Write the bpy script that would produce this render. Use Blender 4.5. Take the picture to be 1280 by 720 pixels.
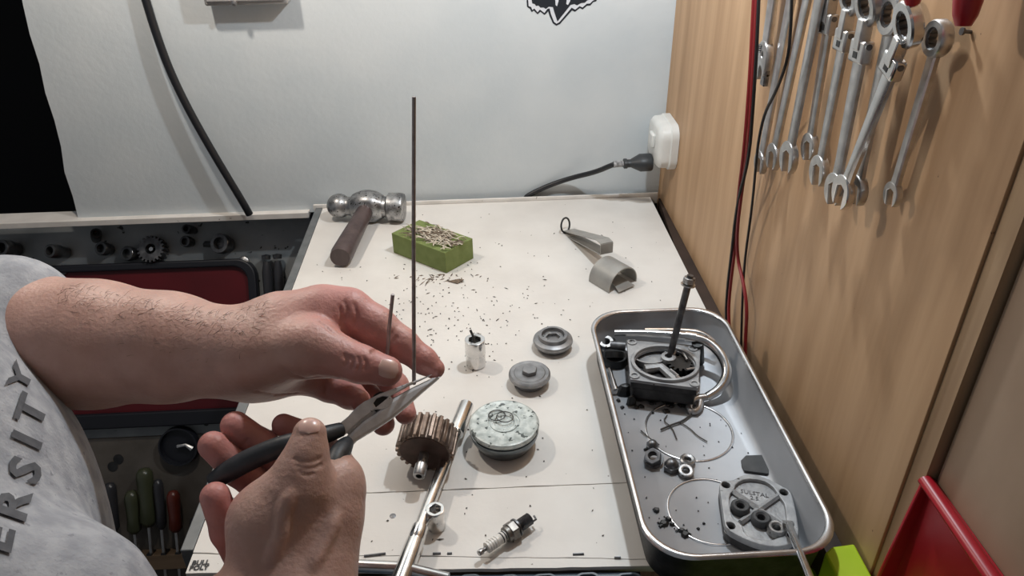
import bpy, bmesh, math, random
import numpy as np
from mathutils import Vector, Matrix
random.seed(7); rng = np.random.default_rng(7)
for o in list(bpy.data.objects): bpy.data.objects.remove(o)
scene = bpy.context.scene; COL = scene.collection

# ------------------------------------------------------------------ camera
F = 940.0; PITCH, YAW, ROLL = (math.radians(a) for a in (31.5, 2.45, 1.0))
CZ = 1.486
CAM = np.array([0.0, 0.0, CZ])
Wd = np.array([math.sin(YAW)*math.cos(PITCH), math.cos(YAW)*math.cos(PITCH), -math.sin(PITCH)])
_r = np.array([math.cos(YAW), -math.sin(YAW), 0.0]); _u = np.cross(_r, Wd)
Rt = _r*math.cos(ROLL) - _u*math.sin(ROLL); Up = _u*math.cos(ROLL) + _r*math.sin(ROLL)
cd = bpy.data.cameras.new('camera'); cam = bpy.data.objects.new('camera', cd); COL.objects.link(cam)
cam.matrix_world = Matrix(((Rt[0], Up[0], -Wd[0], 0), (Rt[1], Up[1], -Wd[1], 0), (Rt[2], Up[2], -Wd[2], CZ), (0, 0, 0, 1)))
cd.sensor_width = 36; cd.lens = 36*F/1280; cd.clip_start = 0.02
scene.camera = cam
# ------------------------------------------------------------------ light
world = bpy.data.worlds.new('world'); scene.world = world; world.use_nodes = True
bg = world.node_tree.nodes['Background']; bg.inputs[0].default_value = (0.80, 0.84, 0.90, 1); bg.inputs[1].default_value = 0.16
def lamp(name, loc, energy, color, radius):
    l = bpy.data.lights.new(name, 'POINT'); l.energy = energy; l.color = color; l.shadow_soft_size = radius
    o = bpy.data.objects.new(name, l); COL.objects.link(o); o.location = loc; return o
lamp('lamp_cool', (0.20, 0.86, 1.70), 13.0, (0.86, 0.94, 1.0), 0.018)
lamp('lamp_warm', (-0.42, 0.96, 1.70), 9.6, (1.0, 0.90, 0.79), 0.018)
vs = scene.view_settings
vs.view_transform = 'Standard'; vs.look = 'None'; vs.gamma = 1.0; vs.use_curve_mapping = False; vs.exposure = 0.0

# ------------------------------------------------------------------ measuring helpers (where a sight line meets a real surface)
B = 0.90                       # bench top height
XW, YW = 0.331, 1.276          # plywood wall, white wall
def ray(u, v): return Rt*(u-640)/F + Up*(360-v)/F + Wd
def bz(u, v, h=0.0):
    d = ray(u, v); return Vector(CAM + d*((B+h-CZ)/d[2]))
def wy(u, v, Y):
    d = ray(u, v); return Vector(CAM + d*(Y/d[1]))
def wx(u, v, X):
    d = ray(u, v); return Vector(CAM + d*(X/d[0]))
def dp(u, v, k): return Vector(CAM + ray(u, v)*k)
def onplane(u, v, p0, n):
    d = Vector(ray(u, v)); t = (Vector(p0)-Vector(CAM)).dot(n)/d.dot(n); return Vector(CAM)+d*t

# ------------------------------------------------------------------ materials
MATS = {}
def pm(name, c1, c2=None, scale=20, rough=0.5, metal=0.0, bump=0.0, bscale=200, stretch=(1, 1, 1), spots=None, spot_scale=300, spot_at=0.72, sss=0.0, lo=0.35, hi=0.65, detail=6, rvar=0.0, spec=0.5):
    m = bpy.data.materials.new(name); m.use_nodes = True; nt = m.node_tree; N = nt.nodes; L = nt.links
    b = N['Principled BSDF']; b.inputs['Roughness'].default_value = rough; b.inputs['Metallic'].default_value = metal
    b.inputs['Specular IOR Level'].default_value = spec
    tc = N.new('ShaderNodeTexCoord'); mp = N.new('ShaderNodeMapping'); mp.inputs['Scale'].default_value = stretch
    L.new(tc.outputs['Object'], mp.inputs[0])
    col = None
    if c2 is None: b.inputs['Base Color'].default_value = (*c1, 1)
    else:
        n = N.new('ShaderNodeTexNoise'); n.inputs['Scale'].default_value = scale; n.inputs['Detail'].default_value = detail
        L.new(mp.outputs[0], n.inputs[0])
        r = N.new('ShaderNodeValToRGB'); r.color_ramp.elements[0].position = lo; r.color_ramp.elements[1].position = hi
        r.color_ramp.elements[0].color = (*c1, 1); r.color_ramp.elements[1].color = (*c2, 1)
        L.new(n.outputs[0], r.inputs[0]); col = r.outputs[0]
        if rvar:
            mr = N.new('ShaderNodeMapRange'); mr.inputs[3].default_value = max(0.02, rough-rvar); mr.inputs[4].default_value = min(1, rough+rvar)
            L.new(n.outputs[0], mr.inputs[0]); L.new(mr.outputs[0], b.inputs['Roughness'])
        if spots:
            n2 = N.new('ShaderNodeTexNoise'); n2.inputs['Scale'].default_value = spot_scale; n2.inputs['Detail'].default_value = 3
            L.new(tc.outputs['Object'], n2.inputs[0])
            r2 = N.new('ShaderNodeValToRGB'); r2.color_ramp.elements[0].position = spot_at; r2.color_ramp.elements[1].position = spot_at+0.03
            L.new(n2.outputs[0], r2.inputs[0])
            mx = N.new('ShaderNodeMixRGB'); L.new(r2.outputs[0], mx.inputs[0]); L.new(col, mx.inputs[1]); mx.inputs[2].default_value = (*spots, 1)
            col = mx.outputs[0]
        L.new(col, b.inputs['Base Color'])
    if bump:
        n3 = N.new('ShaderNodeTexNoise'); n3.inputs['Scale'].default_value = bscale; n3.inputs['Detail'].default_value = 4
        L.new(mp.outputs[0], n3.inputs[0])
        bp = N.new('ShaderNodeBump'); bp.inputs['Strength'].default_value = bump; bp.inputs['Distance'].default_value = 0.002
        L.new(n3.outputs[0], bp.inputs['Height']); L.new(bp.outputs[0], b.inputs['Normal'])
    if sss:
        b.inputs['Subsurface Weight'].default_value = sss; b.inputs['Subsurface Radius'].default_value = (0.008, 0.003, 0.0015); b.inputs['Subsurface Scale'].default_value = 0.4
    MATS[name] = m; return m
pm('white_wall', (0.57, 0.625, 0.655), (0.65, 0.695, 0.715), 6, 0.55, bump=0.25, bscale=90)
pm('bench_white', (0.69, 0.66, 0.62), (0.79, 0.765, 0.725), 9, 0.5, bump=0.12, bscale=120, spots=(0.30, 0.27, 0.24), spot_scale=160, spot_at=0.735)
pm('white_trim', (0.70, 0.67, 0.63), (0.80, 0.77, 0.73), 30, 0.5, spots=(0.25, 0.2, 0.17), spot_scale=90, spot_at=0.74)
pm('plywood', (0.355, 0.205, 0.10), (0.565, 0.36, 0.205), 34, 0.55, bump=0.1, bscale=60, stretch=(1, 1, 0.07), spots=(0.20, 0.11, 0.055), spot_scale=130, spot_at=0.74, lo=0.22, hi=0.66)
pm('ply_edge', (0.33, 0.21, 0.12), (0.47, 0.32, 0.19), 40, 0.7, stretch=(1, 1, 0.1))
pm('brown_panel', (0.34, 0.235, 0.16), (0.42, 0.30, 0.21), 14, 0.5, stretch=(1, 1, 0.5), spots=(0.12, 0.07, 0.05), spot_scale=140, spot_at=0.78)
pm('dark_void', (0.006, 0.006, 0.007), rough=0.95)
pm('floor_dark', (0.05, 0.045, 0.042), (0.08, 0.07, 0.065), 5, 0.8)
pm('edge_strip', (0.14, 0.15, 0.155), (0.20, 0.21, 0.215), 40, 0.45, metal=0.3)
pm('bench_under', (0.16, 0.11, 0.07), (0.24, 0.17, 0.11), 20, 0.7)
pm('chrome', (0.62, 0.61, 0.60), (0.76, 0.75, 0.74), 60, 0.20, metal=1.0, rvar=0.06)
pm('satin_chrome', (0.50, 0.49, 0.48), (0.66, 0.65, 0.64), 80, 0.34, metal=1.0, rvar=0.08, bump=0.05, bscale=300)
pm('steel_dark', (0.10, 0.10, 0.105), (0.22, 0.22, 0.225), 90, 0.42, metal=0.9, rvar=0.1)
pm('steel_worn', (0.20, 0.20, 0.205), (0.52, 0.52, 0.52), 110, 0.38, metal=0.95, spots=(0.04, 0.035, 0.03), spot_scale=220, spot_at=0.62)
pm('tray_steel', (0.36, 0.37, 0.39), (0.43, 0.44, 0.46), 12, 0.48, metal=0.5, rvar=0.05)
pm('tray_rim', (0.60, 0.60, 0.61), (0.74, 0.74, 0.75), 50, 0.25, metal=0.95)
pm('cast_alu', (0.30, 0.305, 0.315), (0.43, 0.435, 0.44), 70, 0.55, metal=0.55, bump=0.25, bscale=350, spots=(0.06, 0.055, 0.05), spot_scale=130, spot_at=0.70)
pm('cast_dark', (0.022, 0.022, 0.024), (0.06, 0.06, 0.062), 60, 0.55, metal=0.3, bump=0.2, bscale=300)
pm('black_oily', (0.006, 0.006, 0.006), (0.02, 0.02, 0.02), 60, 0.4)
pm('grey_clip', (0.33, 0.32, 0.30), (0.40, 0.39, 0.365), 40, 0.42, metal=0.35)
pm('gear_rust', (0.13, 0.092, 0.072), (0.27, 0.21, 0.175), 90, 0.45, metal=0.75, bump=0.2, bscale=400)
pm('gear_face', (0.045, 0.024, 0.018), (0.085, 0.05, 0.04), 60, 0.5, metal=0.4)
pm('piston_top', (0.36, 0.40, 0.385), (0.60, 0.64, 0.62), 130, 0.5, metal=0.35, spots=(0.09, 0.105, 0.10), spot_scale=150, spot_at=0.60, bump=0.3, bscale=400)
pm('piston_skirt', (0.10, 0.115, 0.125), (0.17, 0.19, 0.20), 40, 0.3, metal=0.8)
pm('cap_metal', (0.21, 0.21, 0.215), (0.31, 0.31, 0.315), 80, 0.42, metal=0.6)
pm('porcelain', (0.72, 0.70, 0.66), (0.80, 0.78, 0.74), 80, 0.35)
pm('plug_hex', (0.16, 0.15, 0.14), (0.30, 0.29, 0.27), 120, 0.4, metal=0.85)
pm('hammer_wood', (0.055, 0.035, 0.035), (0.095, 0.065, 0.062), 60, 0.38, stretch=(1, 1, 0.2), bump=0.1)
pm('green_block', (0.155, 0.20, 0.055), (0.20, 0.25, 0.08), 60, 0.75, bump=0.15, bscale=500)
pm('shaving', (0.42, 0.36, 0.28), (0.62, 0.56, 0.46), 200, 0.7)
pm('shaving_dark', (0.10, 0.07, 0.05), (0.22, 0.16, 0.11), 200, 0.7)
pm('debris', (0.02, 0.018, 0.016), (0.16, 0.14, 0.12), 300, 0.8)
pm('wire_grey', (0.30, 0.265, 0.255), (0.40, 0.36, 0.35), 200, 0.5, metal=0.5)
pm('wire_dark', (0.05, 0.048, 0.045), (0.09, 0.085, 0.08), 200, 0.5, metal=0.4)
pm('rubber_black', (0.012, 0.013, 0.015), (0.022, 0.023, 0.025), 60, 0.5)
pm('rubber_grey', (0.05, 0.052, 0.055), (0.075, 0.077, 0.08), 60, 0.6)
pm('plier_grip', (0.012, 0.015, 0.019), (0.022, 0.026, 0.032), 90, 0.5, bump=0.1, bscale=400)
pm('plier_steel', (0.60, 0.61, 0.62), (0.74, 0.75, 0.76), 140, 0.36, metal=0.3, spots=(0.16, 0.16, 0.165), spot_scale=240, spot_at=0.68)
pm('cable_black', (0.010, 0.011, 0.014), rough=0.38)
pm('cable_worn', (0.45, 0.45, 0.46), (0.10, 0.10, 0.10), 160, 0.5)
pm('plastic_white', (0.70, 0.70, 0.67), (0.76, 0.76, 0.73), 40, 0.35)
pm('plug_grey', (0.03, 0.033, 0.036), rough=0.45)
pm('decal_dark', (0.018, 0.022, 0.03), rough=0.4)
pm('decal_white', (0.68, 0.71, 0.76), rough=0.4)
pm('box_grey', (0.36, 0.35, 0.345), (0.44, 0.43, 0.42), 30, 0.45, metal=0.2)
pm('lead_red', (0.23, 0.012, 0.014), rough=0.42)
pm('lead_black', (0.012, 0.010, 0.010), rough=0.42)
pm('handle_red', (0.33, 0.012, 0.02), rough=0.32)
pm('bin_red', (0.36, 0.006, 0.016), (0.42, 0.012, 0.025), 12, 0.36)
pm('lime_cloth', (0.52, 0.75, 0.012), (0.60, 0.82, 0.03), 30, 0.6)
pm('organizer_blue', (0.055, 0.075, 0.10), (0.075, 0.10, 0.13), 25, 0.38)
pm('board_steel', (0.20, 0.215, 0.22), (0.31, 0.325, 0.33), 10, 0.5, metal=0.2, spots=(0.012, 0.012, 0.012), spot_scale=60, spot_at=0.68)
pm('board_brown', (0.075, 0.065, 0.055), (0.12, 0.105, 0.09), 14, 0.7)
pm('case_red', (0.075, 0.001, 0.004), (0.10, 0.002, 0.006), 9, 0.5)
pm('case_black', (0.008, 0.009, 0.014), rough=0.5)
pm('rack_wood', (0.13, 0.085, 0.05), (0.19, 0.13, 0.08), 40, 0.7, stretch=(0.15, 1, 1))
pm('driver_green', (0.05, 0.055, 0.03), rough=0.3)
pm('driver_dark', (0.03, 0.03, 0.034), rough=0.3)
pm('driver_red', (0.11, 0.02, 0.012), rough=0.3)
pm('socket_dark', (0.06, 0.062, 0.065), (0.13, 0.132, 0.135), 60, 0.3, metal=0.8)
pm('mark_black', (0.03, 0.03, 0.035), rough=0.6)
pm('print_grey', (0.06, 0.064, 0.075), (0.09, 0.095, 0.108), 120, 0.85)
pm('sweatshirt', (0.27, 0.285, 0.315), (0.38, 0.395, 0.425), 75, 0.92, bump=0.35, bscale=420, spots=(0.25, 0.26, 0.29), spot_scale=170, spot_at=0.66, spec=0.1)
pm('trousers', (0.03, 0.035, 0.05), (0.045, 0.05, 0.07), 80, 0.9)
pm('hair', (0.05, 0.035, 0.025), (0.08, 0.06, 0.045), 200, 0.7)
pm('nail', (0.56, 0.36, 0.31), (0.62, 0.42, 0.37), 60, 0.28, sss=0.2)
def skin_material():
    m = pm('skin', (0.385, 0.235, 0.19), (0.50, 0.325, 0.27), 45, 0.48, bump=0.30, bscale=330, sss=0.25, lo=0.25, hi=0.75, detail=8)
    nt = m.node_tree; b = nt.nodes['Principled BSDF']; src = b.inputs['Base Color'].links[0].from_socket
    at = nt.nodes.new('ShaderNodeAttribute'); at.attribute_name = 'pink'
    mx = nt.nodes.new('ShaderNodeMixRGB'); mx.blend_type = 'MULTIPLY'; nt.links.new(at.outputs['Fac'], mx.inputs[0])
    nt.links.new(src, mx.inputs[1]); mx.inputs[2].default_value = (1.06, 0.72, 0.78, 1); nt.links.new(mx.outputs[0], b.inputs['Base Color'])
skin_material()

# ------------------------------------------------------------------ mesh helpers
def frame(o, z, x=None):
    """4x4 with local Z along z"""
    z = Vector(z).normalized(); x = Vector(x) if x is not None else (Vector((1, 0, 0)) if abs(z.x) < 0.9 else Vector((0, 1, 0)))
    y = z.cross(x).normalized(); x = y.cross(z)
    o = Vector(o)
    return Matrix(((x.x, y.x, z.x, o.x), (x.y, y.y, z.y, o.y), (x.z, y.z, z.z, o.z), (0, 0, 0, 1)))
class MB:
    def __init__(s): s.v = []; s.f = []
    def add(s, vs, fs, M=None):
        k = len(s.v)
        for p in vs: s.v.append(tuple(M @ Vector(p)) if M else tuple(p))
        for f in fs: s.f.append(tuple(i+k for i in f))
        return s
    def box(s, lo, hi, M=None):
        (a, b, c), (d, e, f) = lo, hi
        return s.add([(a,b,c),(d,b,c),(d,e,c),(a,e,c),(a,b,f),(d,b,f),(d,e,f),(a,e,f)], [(0,3,2,1),(4,5,6,7),(0,1,5,4),(1,2,6,5),(2,3,7,6),(3,0,4,7)], M)
    def lathe(s, prof, M=None, n=32, closed=False, sx=1, sy=1):
        vs, fs = [], []; m = len(prof)
        for r, h in prof:
            for i in range(n):
                a = 2*math.pi*i/n; vs.append((r*math.cos(a)*sx, r*math.sin(a)*sy, h))
        for j in range(m if closed else m-1):
            j2 = (j+1) % m
            for i in range(n):
                i2 = (i+1) % n; fs.append((j*n+i, j*n+i2, j2*n+i2, j2*n+i))
        if not closed:
            if prof[0][0] > 1e-6: fs.append(tuple(range(n-1, -1, -1)))
            if prof[-1][0] > 1e-6: fs.append(tuple((m-1)*n+i for i in range(n)))
        return s.add(vs, fs, M)
    def ring(s, R, r, M=None, n=40, k=8, sx=1, sy=1):
        return s.lathe([(R+r*math.cos(2*math.pi*i/k), r*math.sin(2*math.pi*i/k)) for i in range(k)], M, n, True, sx, sy)
    def tube(s, pts, rad, n=10, smooth=0, flat=1.0, up=None):
        pts = [Vector(p) for p in pts]; rad = [rad]*len(pts) if not hasattr(rad, '__len__') else list(rad)
        for _ in range(smooth):
            q, rr = [pts[0]], [rad[0]]
            for i in range(len(pts)-1):
                q += [pts[i]*0.75+pts[i+1]*0.25, pts[i]*0.25+pts[i+1]*0.75]; rr += [rad[i]*0.75+rad[i+1]*0.25, rad[i]*0.25+rad[i+1]*0.75]
            q.append(pts[-1]); rr.append(rad[-1]); pts, rad = q, rr
        vs, fs = [], []; px = Vector(up) if up is not None else None
        for i, p in enumerate(pts):
            t = (pts[min(i+1, len(pts)-1)]-pts[max(i-1, 0)]).normalized()
            if px is None: px = t.orthogonal()
            px = (px - t*px.dot(t)).normalized(); py = t.cross(px)
            for k in range(n):
                a = 2*math.pi*k/n; vs.append(p+px*(rad[i]*math.cos(a))+py*(rad[i]*flat*math.sin(a)))
        for i in range(len(pts)-1):
            for k in range(n):
                k2 = (k+1) % n; fs.append((i*n+k, i*n+k2, (i+1)*n+k2, (i+1)*n+k))
        fs.append(tuple(range(n-1, -1, -1))); fs.append(tuple((len(pts)-1)*n+k for k in range(n)))
        return s.add(vs, fs)
    def prism(s, loop, z0, z1, M=None):
        n = len(loop); vs = [(x, y, z0) for x, y in loop]+[(x, y, z1) for x, y in loop]
        return s.add(vs, [tuple(range(n-1, -1, -1)), tuple(range(n, 2*n))]+[(i, (i+1) % n, n+(i+1) % n, n+i) for i in range(n)], M)
    def loft(s, loops, cap0=True, cap1=True):
        n = len(loops[0]); vs = [p for l in loops for p in l]; fs = []
        for j in range(len(loops)-1):
            for i in range(n):
                i2 = (i+1) % n; fs.append((j*n+i, j*n+i2, (j+1)*n+i2, (j+1)*n+i))
        if cap0: fs.append(tuple(range(n-1, -1, -1)))
        if cap1: fs.append(tuple((len(loops)-1)*n+i for i in range(n)))
        return s.add(vs, fs)
    def mesh(s, me, M=None):
        return s.add([v.co.copy() for v in me.vertices], [tuple(p.vertices) for p in me.polygons], M)
    def build(s, name, mat, parent=None, bevel=0, seg=2, angle=38, label=None, world=True):
        me = bpy.data.meshes.new(name)
        inv = parent_world(parent).inverted() if (parent is not None and world) else None
        me.from_pydata([tuple(inv @ Vector(p)) for p in s.v] if inv else s.v, [], s.f)
        bm = bmesh.new(); bm.from_mesh(me); bmesh.ops.recalc_face_normals(bm, faces=bm.faces); bm.to_mesh(me); bm.free()
        o = bpy.data.objects.new(name, me); COL.objects.link(o); me.materials.append(MATS[mat])
        me.polygons.foreach_set('use_smooth', [True]*len(me.polygons)); me.set_sharp_from_angle(angle=math.radians(angle))
        if bevel:
            b = o.modifiers.new('bevel', 'BEVEL'); b.width = bevel; b.segments = seg; b.limit_method = 'ANGLE'; b.angle_limit = math.radians(40)
        if parent is not None: o.parent = parent
        if label: o['label'] = label
        return o
def parent_world(p):
    m = p.matrix_basis.copy()
    while p.parent is not None: p = p.parent; m = p.matrix_basis @ m
    return m
def tag(o, label=None, cat=None, group=None, kind=None):
    if label: o['label'] = label
    if cat: o['category'] = cat
    if group: o['group'] = group
    if kind: o['kind'] = kind
    return o
def thing(name, label, cat, loc, group=None):
    o = bpy.data.objects.new(name, None); COL.objects.link(o); o.location = loc; o.empty_display_size = 0.02
    return tag(o, label, cat, group)
def struct(name, mb, mat, **k): return tag(mb.build(name, mat, **k), kind='structure')
def shape2d(loops, depth, bevel=0.0):
    """solid from flat outlines (inner loops are holes), local Z from 0 to depth"""
    cu = bpy.data.curves.new('t', 'CURVE'); cu.dimensions = '2D'; cu.fill_mode = 'BOTH'; cu.extrude = depth/2-bevel; cu.bevel_depth = bevel; cu.bevel_resolution = 1; cu.offset = -bevel
    for lp in loops:
        sp = cu.splines.new('POLY'); sp.points.add(len(lp)-1); sp.use_cyclic_u = True
        for i, p in enumerate(lp): sp.points[i].co = (p[0], p[1], 0, 1)
    o = bpy.data.objects.new('t', cu); me = o.to_mesh().copy(); o.to_mesh_clear()
    for v in me.vertices: v.co.z += depth/2
    bpy.data.objects.remove(o); return me
def text2d(body, size, depth=0.0, bold=0.0):
    cu = bpy.data.curves.new('t', 'FONT'); cu.body = body; cu.size = size; cu.extrude = depth; cu.align_x = 'CENTER'; cu.align_y = 'CENTER'; cu.resolution_u = 2; cu.offset = bold
    o = bpy.data.objects.new('t', cu); COL.objects.link(o); bpy.context.view_layer.update()
    me = o.evaluated_get(bpy.context.evaluated_depsgraph_get()).to_mesh().copy(); bpy.data.objects.remove(o); return me
def circ(cx, cy, r, n=24, sy=1.0): return [(cx+r*math.cos(2*math.pi*i/n), cy+r*sy*math.sin(2*math.pi*i/n)) for i in range(n)]
def hexa(r, rot=0): return [(r*math.cos(math.pi/3*i+rot), r*math.sin(math.pi/3*i+rot)) for i in range(6)]
def rrect(x0, y0, x1, y1, r, z=None, n=8):
    out = []
    for cx, cy, a0 in ((x1-r, y1-r, 0), (x0+r, y1-r, 90), (x0+r, y0+r, 180), (x1-r, y0+r, 270)):
        for i in range(n+1):
            a = math.radians(a0+90*i/n); p = (cx+r*math.cos(a), cy+r*math.sin(a)); out.append(p if z is None else (*p, z))
    return out
def smooth_loop(pts, it=2):
    for _ in range(it):
        q = []
        for i in range(len(pts)):
            a, b = pts[i], pts[(i+1) % len(pts)]
            q += [tuple(a[k]*0.75+b[k]*0.25 for k in range(len(a))), tuple(a[k]*0.25+b[k]*0.75 for k in range(len(a)))]
        pts = q
    return pts

# ================================================================== THE SETTING
struct('floor', MB().box((-3, -2, -0.05), (1.2, 4, 0)), 'floor_dark')
eL0, eL1 = wy(28, 0, YW), wy(95, 262, YW)
k = (eL0.x-eL1.x)/(eL0.z-eL1.z); top = 2.3
xa, xb = eL1.x+k*(0.885-eL1.z), eL1.x+k*(top-eL1.z)
edge = [(xa+(xb-xa)*i/30+0.0022*math.sin(i*2.3)+0.0015*math.sin(i*5.1), 0.885+(top-0.885)*i/30) for i in range(31)]
wl = edge+[(XW+0.02, top), (XW+0.02, 0.885)]
m = MB(); n = len(wl)
m.add([(x, YW, z) for x, z in wl]+[(x, YW+0.012, z) for x, z in wl], [tuple(range(n)), tuple(range(2*n-1, n-1, -1))]+[(i, (i+1) % n, n+(i+1) % n, n+i) for i in range(n)])
struct('wall_back', m, 'white_wall')
struct('wall_far', MB().box((-3, 2.6, 0), (1.2, 2.65, 2.6)), 'dark_void')  # near-black colour stands in for the unlit room beyond the opening
SEAM = wx(1194, 487, XW).y
SEAM2 = wx(1169, 487, XW).y
struct('trim_4', MB().box((XW+.0025, SEAM, .02), (XW+.014, SEAM2-.0006, 2.3)), 'ply_edge')
struct('wall_right', MB().box((XW, SEAM2, 0.02), (XW+0.014, YW, 2.3)), 'plywood', bevel=0.0006)
struct('wall_right_panel', MB().box((XW+0.010, -0.6, 0.02), (XW+0.022, SEAM-0.0035, 2.3)), 'brown_panel')
struct('wall_right_backing', MB().box((XW+0.0225, -0.6, 0), (XW+0.05, 1.6, 2.3)), 'dark_void')
# white shelf edge that carries on from the bench's back edge
xr = bz(386, 255).x
struct('trim_1', MB().box((-1.25, 1.263, 0.8790), (xr, YW+0.03, 0.8905)), 'white_trim', bevel=0.001)
struct('trim_2', MB().box((xr+0.012, 1.2595, 0.885), (XW-0.004, 1.2640, 0.9065)), 'white_trim', bevel=0.001)

pm('gap_shade', (0.028, 0.016, 0.012), (0.05, 0.03, 0.022), 20, 0.6)
struct('gap_shade_strip', MB().add([(0.3125, .36, .86), (XW-.0005, .36, .86), (XW-.0005, 1.255, .86), (XW-.004, 1.255, .86), (0.3125, 1.05, .86)]+[(0.3125, .36, .8975), (XW-.0005, .36, .8975), (XW-.0005, 1.255, .8975), (XW-.004, 1.255, .8975), (0.3125, 1.05, .8975)], [(4, 3, 2, 1, 0), (5, 6, 7, 8, 9), (0, 1, 6, 5), (1, 2, 7, 6), (2, 3, 8, 7), (3, 4, 9, 8), (4, 0, 5, 9)]), 'gap_shade')  # added dark strip, coloured as the shade in the gap beside the plywood
# ================================================================== WORKBENCH
BX0, BX1, BY0, BY1 = -0.288, 0.308, 0.468, 1.258
bench = thing('workbench', 'white painted timber workbench with dirty scratched top', 'workbench', (0, 0.86, 0))
def plank(f0, f1, b0, b1, wob0, wob1, z1=B, x0=BX0, x1=BX1, seed=0, th=0.018):
    """board whose front edge runs f0..f1 and back edge b0..b1 (left..right)"""
    r = random.Random(seed); N_ = 40
    f = [(x0+(x1-x0)*i/N_, f0+(f1-f0)*i/N_+wob0*r.uniform(-1, 1)) for i in range(N_+1)]; b = [(x0+(x1-x0)*(N_-i)/N_, b1+(b0-b1)*i/N_+wob1*r.uniform(-1, 1)) for i in range(N_+1)]
    return MB().prism(f+b, z1-th, z1)
def across(pa, pb):
    """Y at the bench's left and right edge of the line through two points"""
    k_ = (pb.y-pa.y)/(pb.x-pa.x); return pa.y+k_*(BX0-pa.x), pa.y+k_*(BX1-pa.x)
e0, e1 = across(bz(440, 617), bz(790, 603)); g0, g1 = across(bz(470, 694), bz(776, 697)); h0, h1 = across(bz(231, 716), bz(820, 707))
fl = lambda x: h0+(h1-h0)*(x-BX0)/(BX1-BX0)
plank(e0+.0006, e1+.0006, BY1, BY1, .0005, 0, seed=1, x1=0.312).build('board', 'bench_white', bench, angle=30)
plank(g0+.0005, g1+.0005, e0-.0008, e1-.0008, .0007, .0004, seed=2, x1=.285).build('board', 'bench_white', bench, angle=30)
plank(h0, fl(.262), g0-.0005, g0-.0005+(g1-g0)*(.262-BX0)/(BX1-BX0), .0004, .0006, seed=3, z1=B-.0006, th=.0045, x1=.262).build('board', 'bench_white', bench, angle=30)
MB().box((BX0, .492, B-0.05), (BX1, BY1, B-0.0185)).build('apron', 'bench_under', bench)
p0, p1 = bz(405, 258), bz(392, 262)
MB().box((BX0-0.013, BY0+0.03, B-0.03), (BX0-0.0005, BY1+0.006, B+0.001)).build('edge_strip', 'edge_strip', bench, bevel=0.001)
for x in (BX0+0.03, BX1-0.07):
    for y in (BY0+0.035, BY1-0.07):
        MB().box((x, y, 0), (x+0.045, y+0.045, B-0.05)).build('leg', 'bench_under', bench, bevel=0.002)
# staples and a nail head left in the front boards, and the maker's print at the corner
for u0, v0, u1, v1 in ((520, 692.5, 526, 692), (541, 692.3, 551, 691.8), (559, 692, 565, 691.8), (455, 695, 482, 692), (716, 693, 730, 692.6), (768, 697, 776, 697)):
    a, b = bz(u0, v0, 0.0006), bz(u1, v1, 0.0006)
    MB().tube([a, b], 0.0013, 6, flat=0.6).build('staple', 'steel_dark', bench)
c = bz(491, 645, 0); MB().lathe([(0.0, 0.0004), (0.0022, 0.0005), (0.0032, 0.0002), (0.0034, -0.001)], Matrix.Translation(c), 14).build('nail_head', 'steel_dark', bench)
mk = MB(); c = bz(255, 707, 0.0)
for i, tx in enumerate(('BULL', 'POLY')):
    me = text2d(tx, 0.0072, 0, .0003); mk.mesh(me, Matrix.Translation((c.x-0.004, c.y+0.0035-i*0.0058, B+0.0002)))
mk.build('printed_mark', 'mark_black', bench, label='small black stamped letters')

# ================================================================== ORGANIZER TRAY under the bench front
og = thing('organizer_tray', 'dark blue moulded plastic organizer below the bench front edge', 'tray', (-0.02, 0.44, 0))
OZ = 0.8978
a = wy(425, 712, 0.45); b = wy(822, 712, 0.45)
ox0, ox1 = a.x-0.02, min(b.x+0.01, 0.124)
MB().prism([(ox0, .36), (ox1, .36), (ox1, fl(ox1)-.001), (ox0, fl(ox0)-.001)], OZ-.05, OZ-.003).build('body', 'organizer_blue', og, bevel=0.004)
for u0, u1 in ((432, 456), (470, 512), (528, 558), (573, 602), (623, 649), (664, 695), (718, 748), (768, 800)):
    x0, x1 = onplane(u0, 712, (0, 0, OZ), Vector((0, 0, 1))).x, onplane(u1, 712, (0, 0, OZ), Vector((0, 0, 1))).x
    y1 = fl(x1)-.004-0.002*random.random(); y0 = 0.405
    mm = MB(); mm.loft([rrect(x0, y0, x1, y1, 0.007, OZ-0.004), rrect(x0, y0, x1, y1, 0.007, OZ), rrect(x0+0.0018, y0+0.0018, x1-0.0018, y1-0.0018, 0.006, OZ), rrect(x0+0.003, y0+0.003, x1-0.003, y1-0.003, 0.005, OZ-0.0035)], False, True)
    mm.build('slot_rim', 'organizer_blue', og, angle=60)
# legs of the stand it lies on
for x in (ox0+0.01, ox1-0.04): MB().box((x, 0.375, 0), (x+0.03, 0.405, OZ-0.05)).build('support', 'case_black', og)

# ================================================================== STEEL TRAY
TX0, TX1, TY0, TY1 = 0.130, 0.304, 0.416, 0.803
TC = thing('steel_tray', 'rectangular grey stainless steel tray with rounded corners on the workbench', 'tray', (0.217, 0.61, B))
H = 0.054
mm = MB(); off = lambda d, z, r: rrect(TX0+d, TY0+d, TX1-d, TY1-d, r, z, 10)
mm.loft([off(0.0132, B+0.0008, 0.033), off(0.0104, B+0.006, 0.035), off(0.0042, B+H-0.003, 0.0415), off(0.0048, B+H-0.003, 0.041), off(0.011, B+0.009, 0.034), off(0.017, B+0.0035, 0.030)], True, True)
mm.build('pan', 'tray_steel', TC, angle=50)
MB().loft([off(0.0130, B+0.0004, 0.033), off(0.0090, B+0.006, 0.036), off(0.0030, B+H-0.003, 0.042), off(0.0041, B+H-0.003, 0.0415)], True, False).build('shaded_shell', 'cast_dark', TC, angle=50)  # black colour paints in the shade on the tray's outer walls
mm = MB(); cs = []
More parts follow.
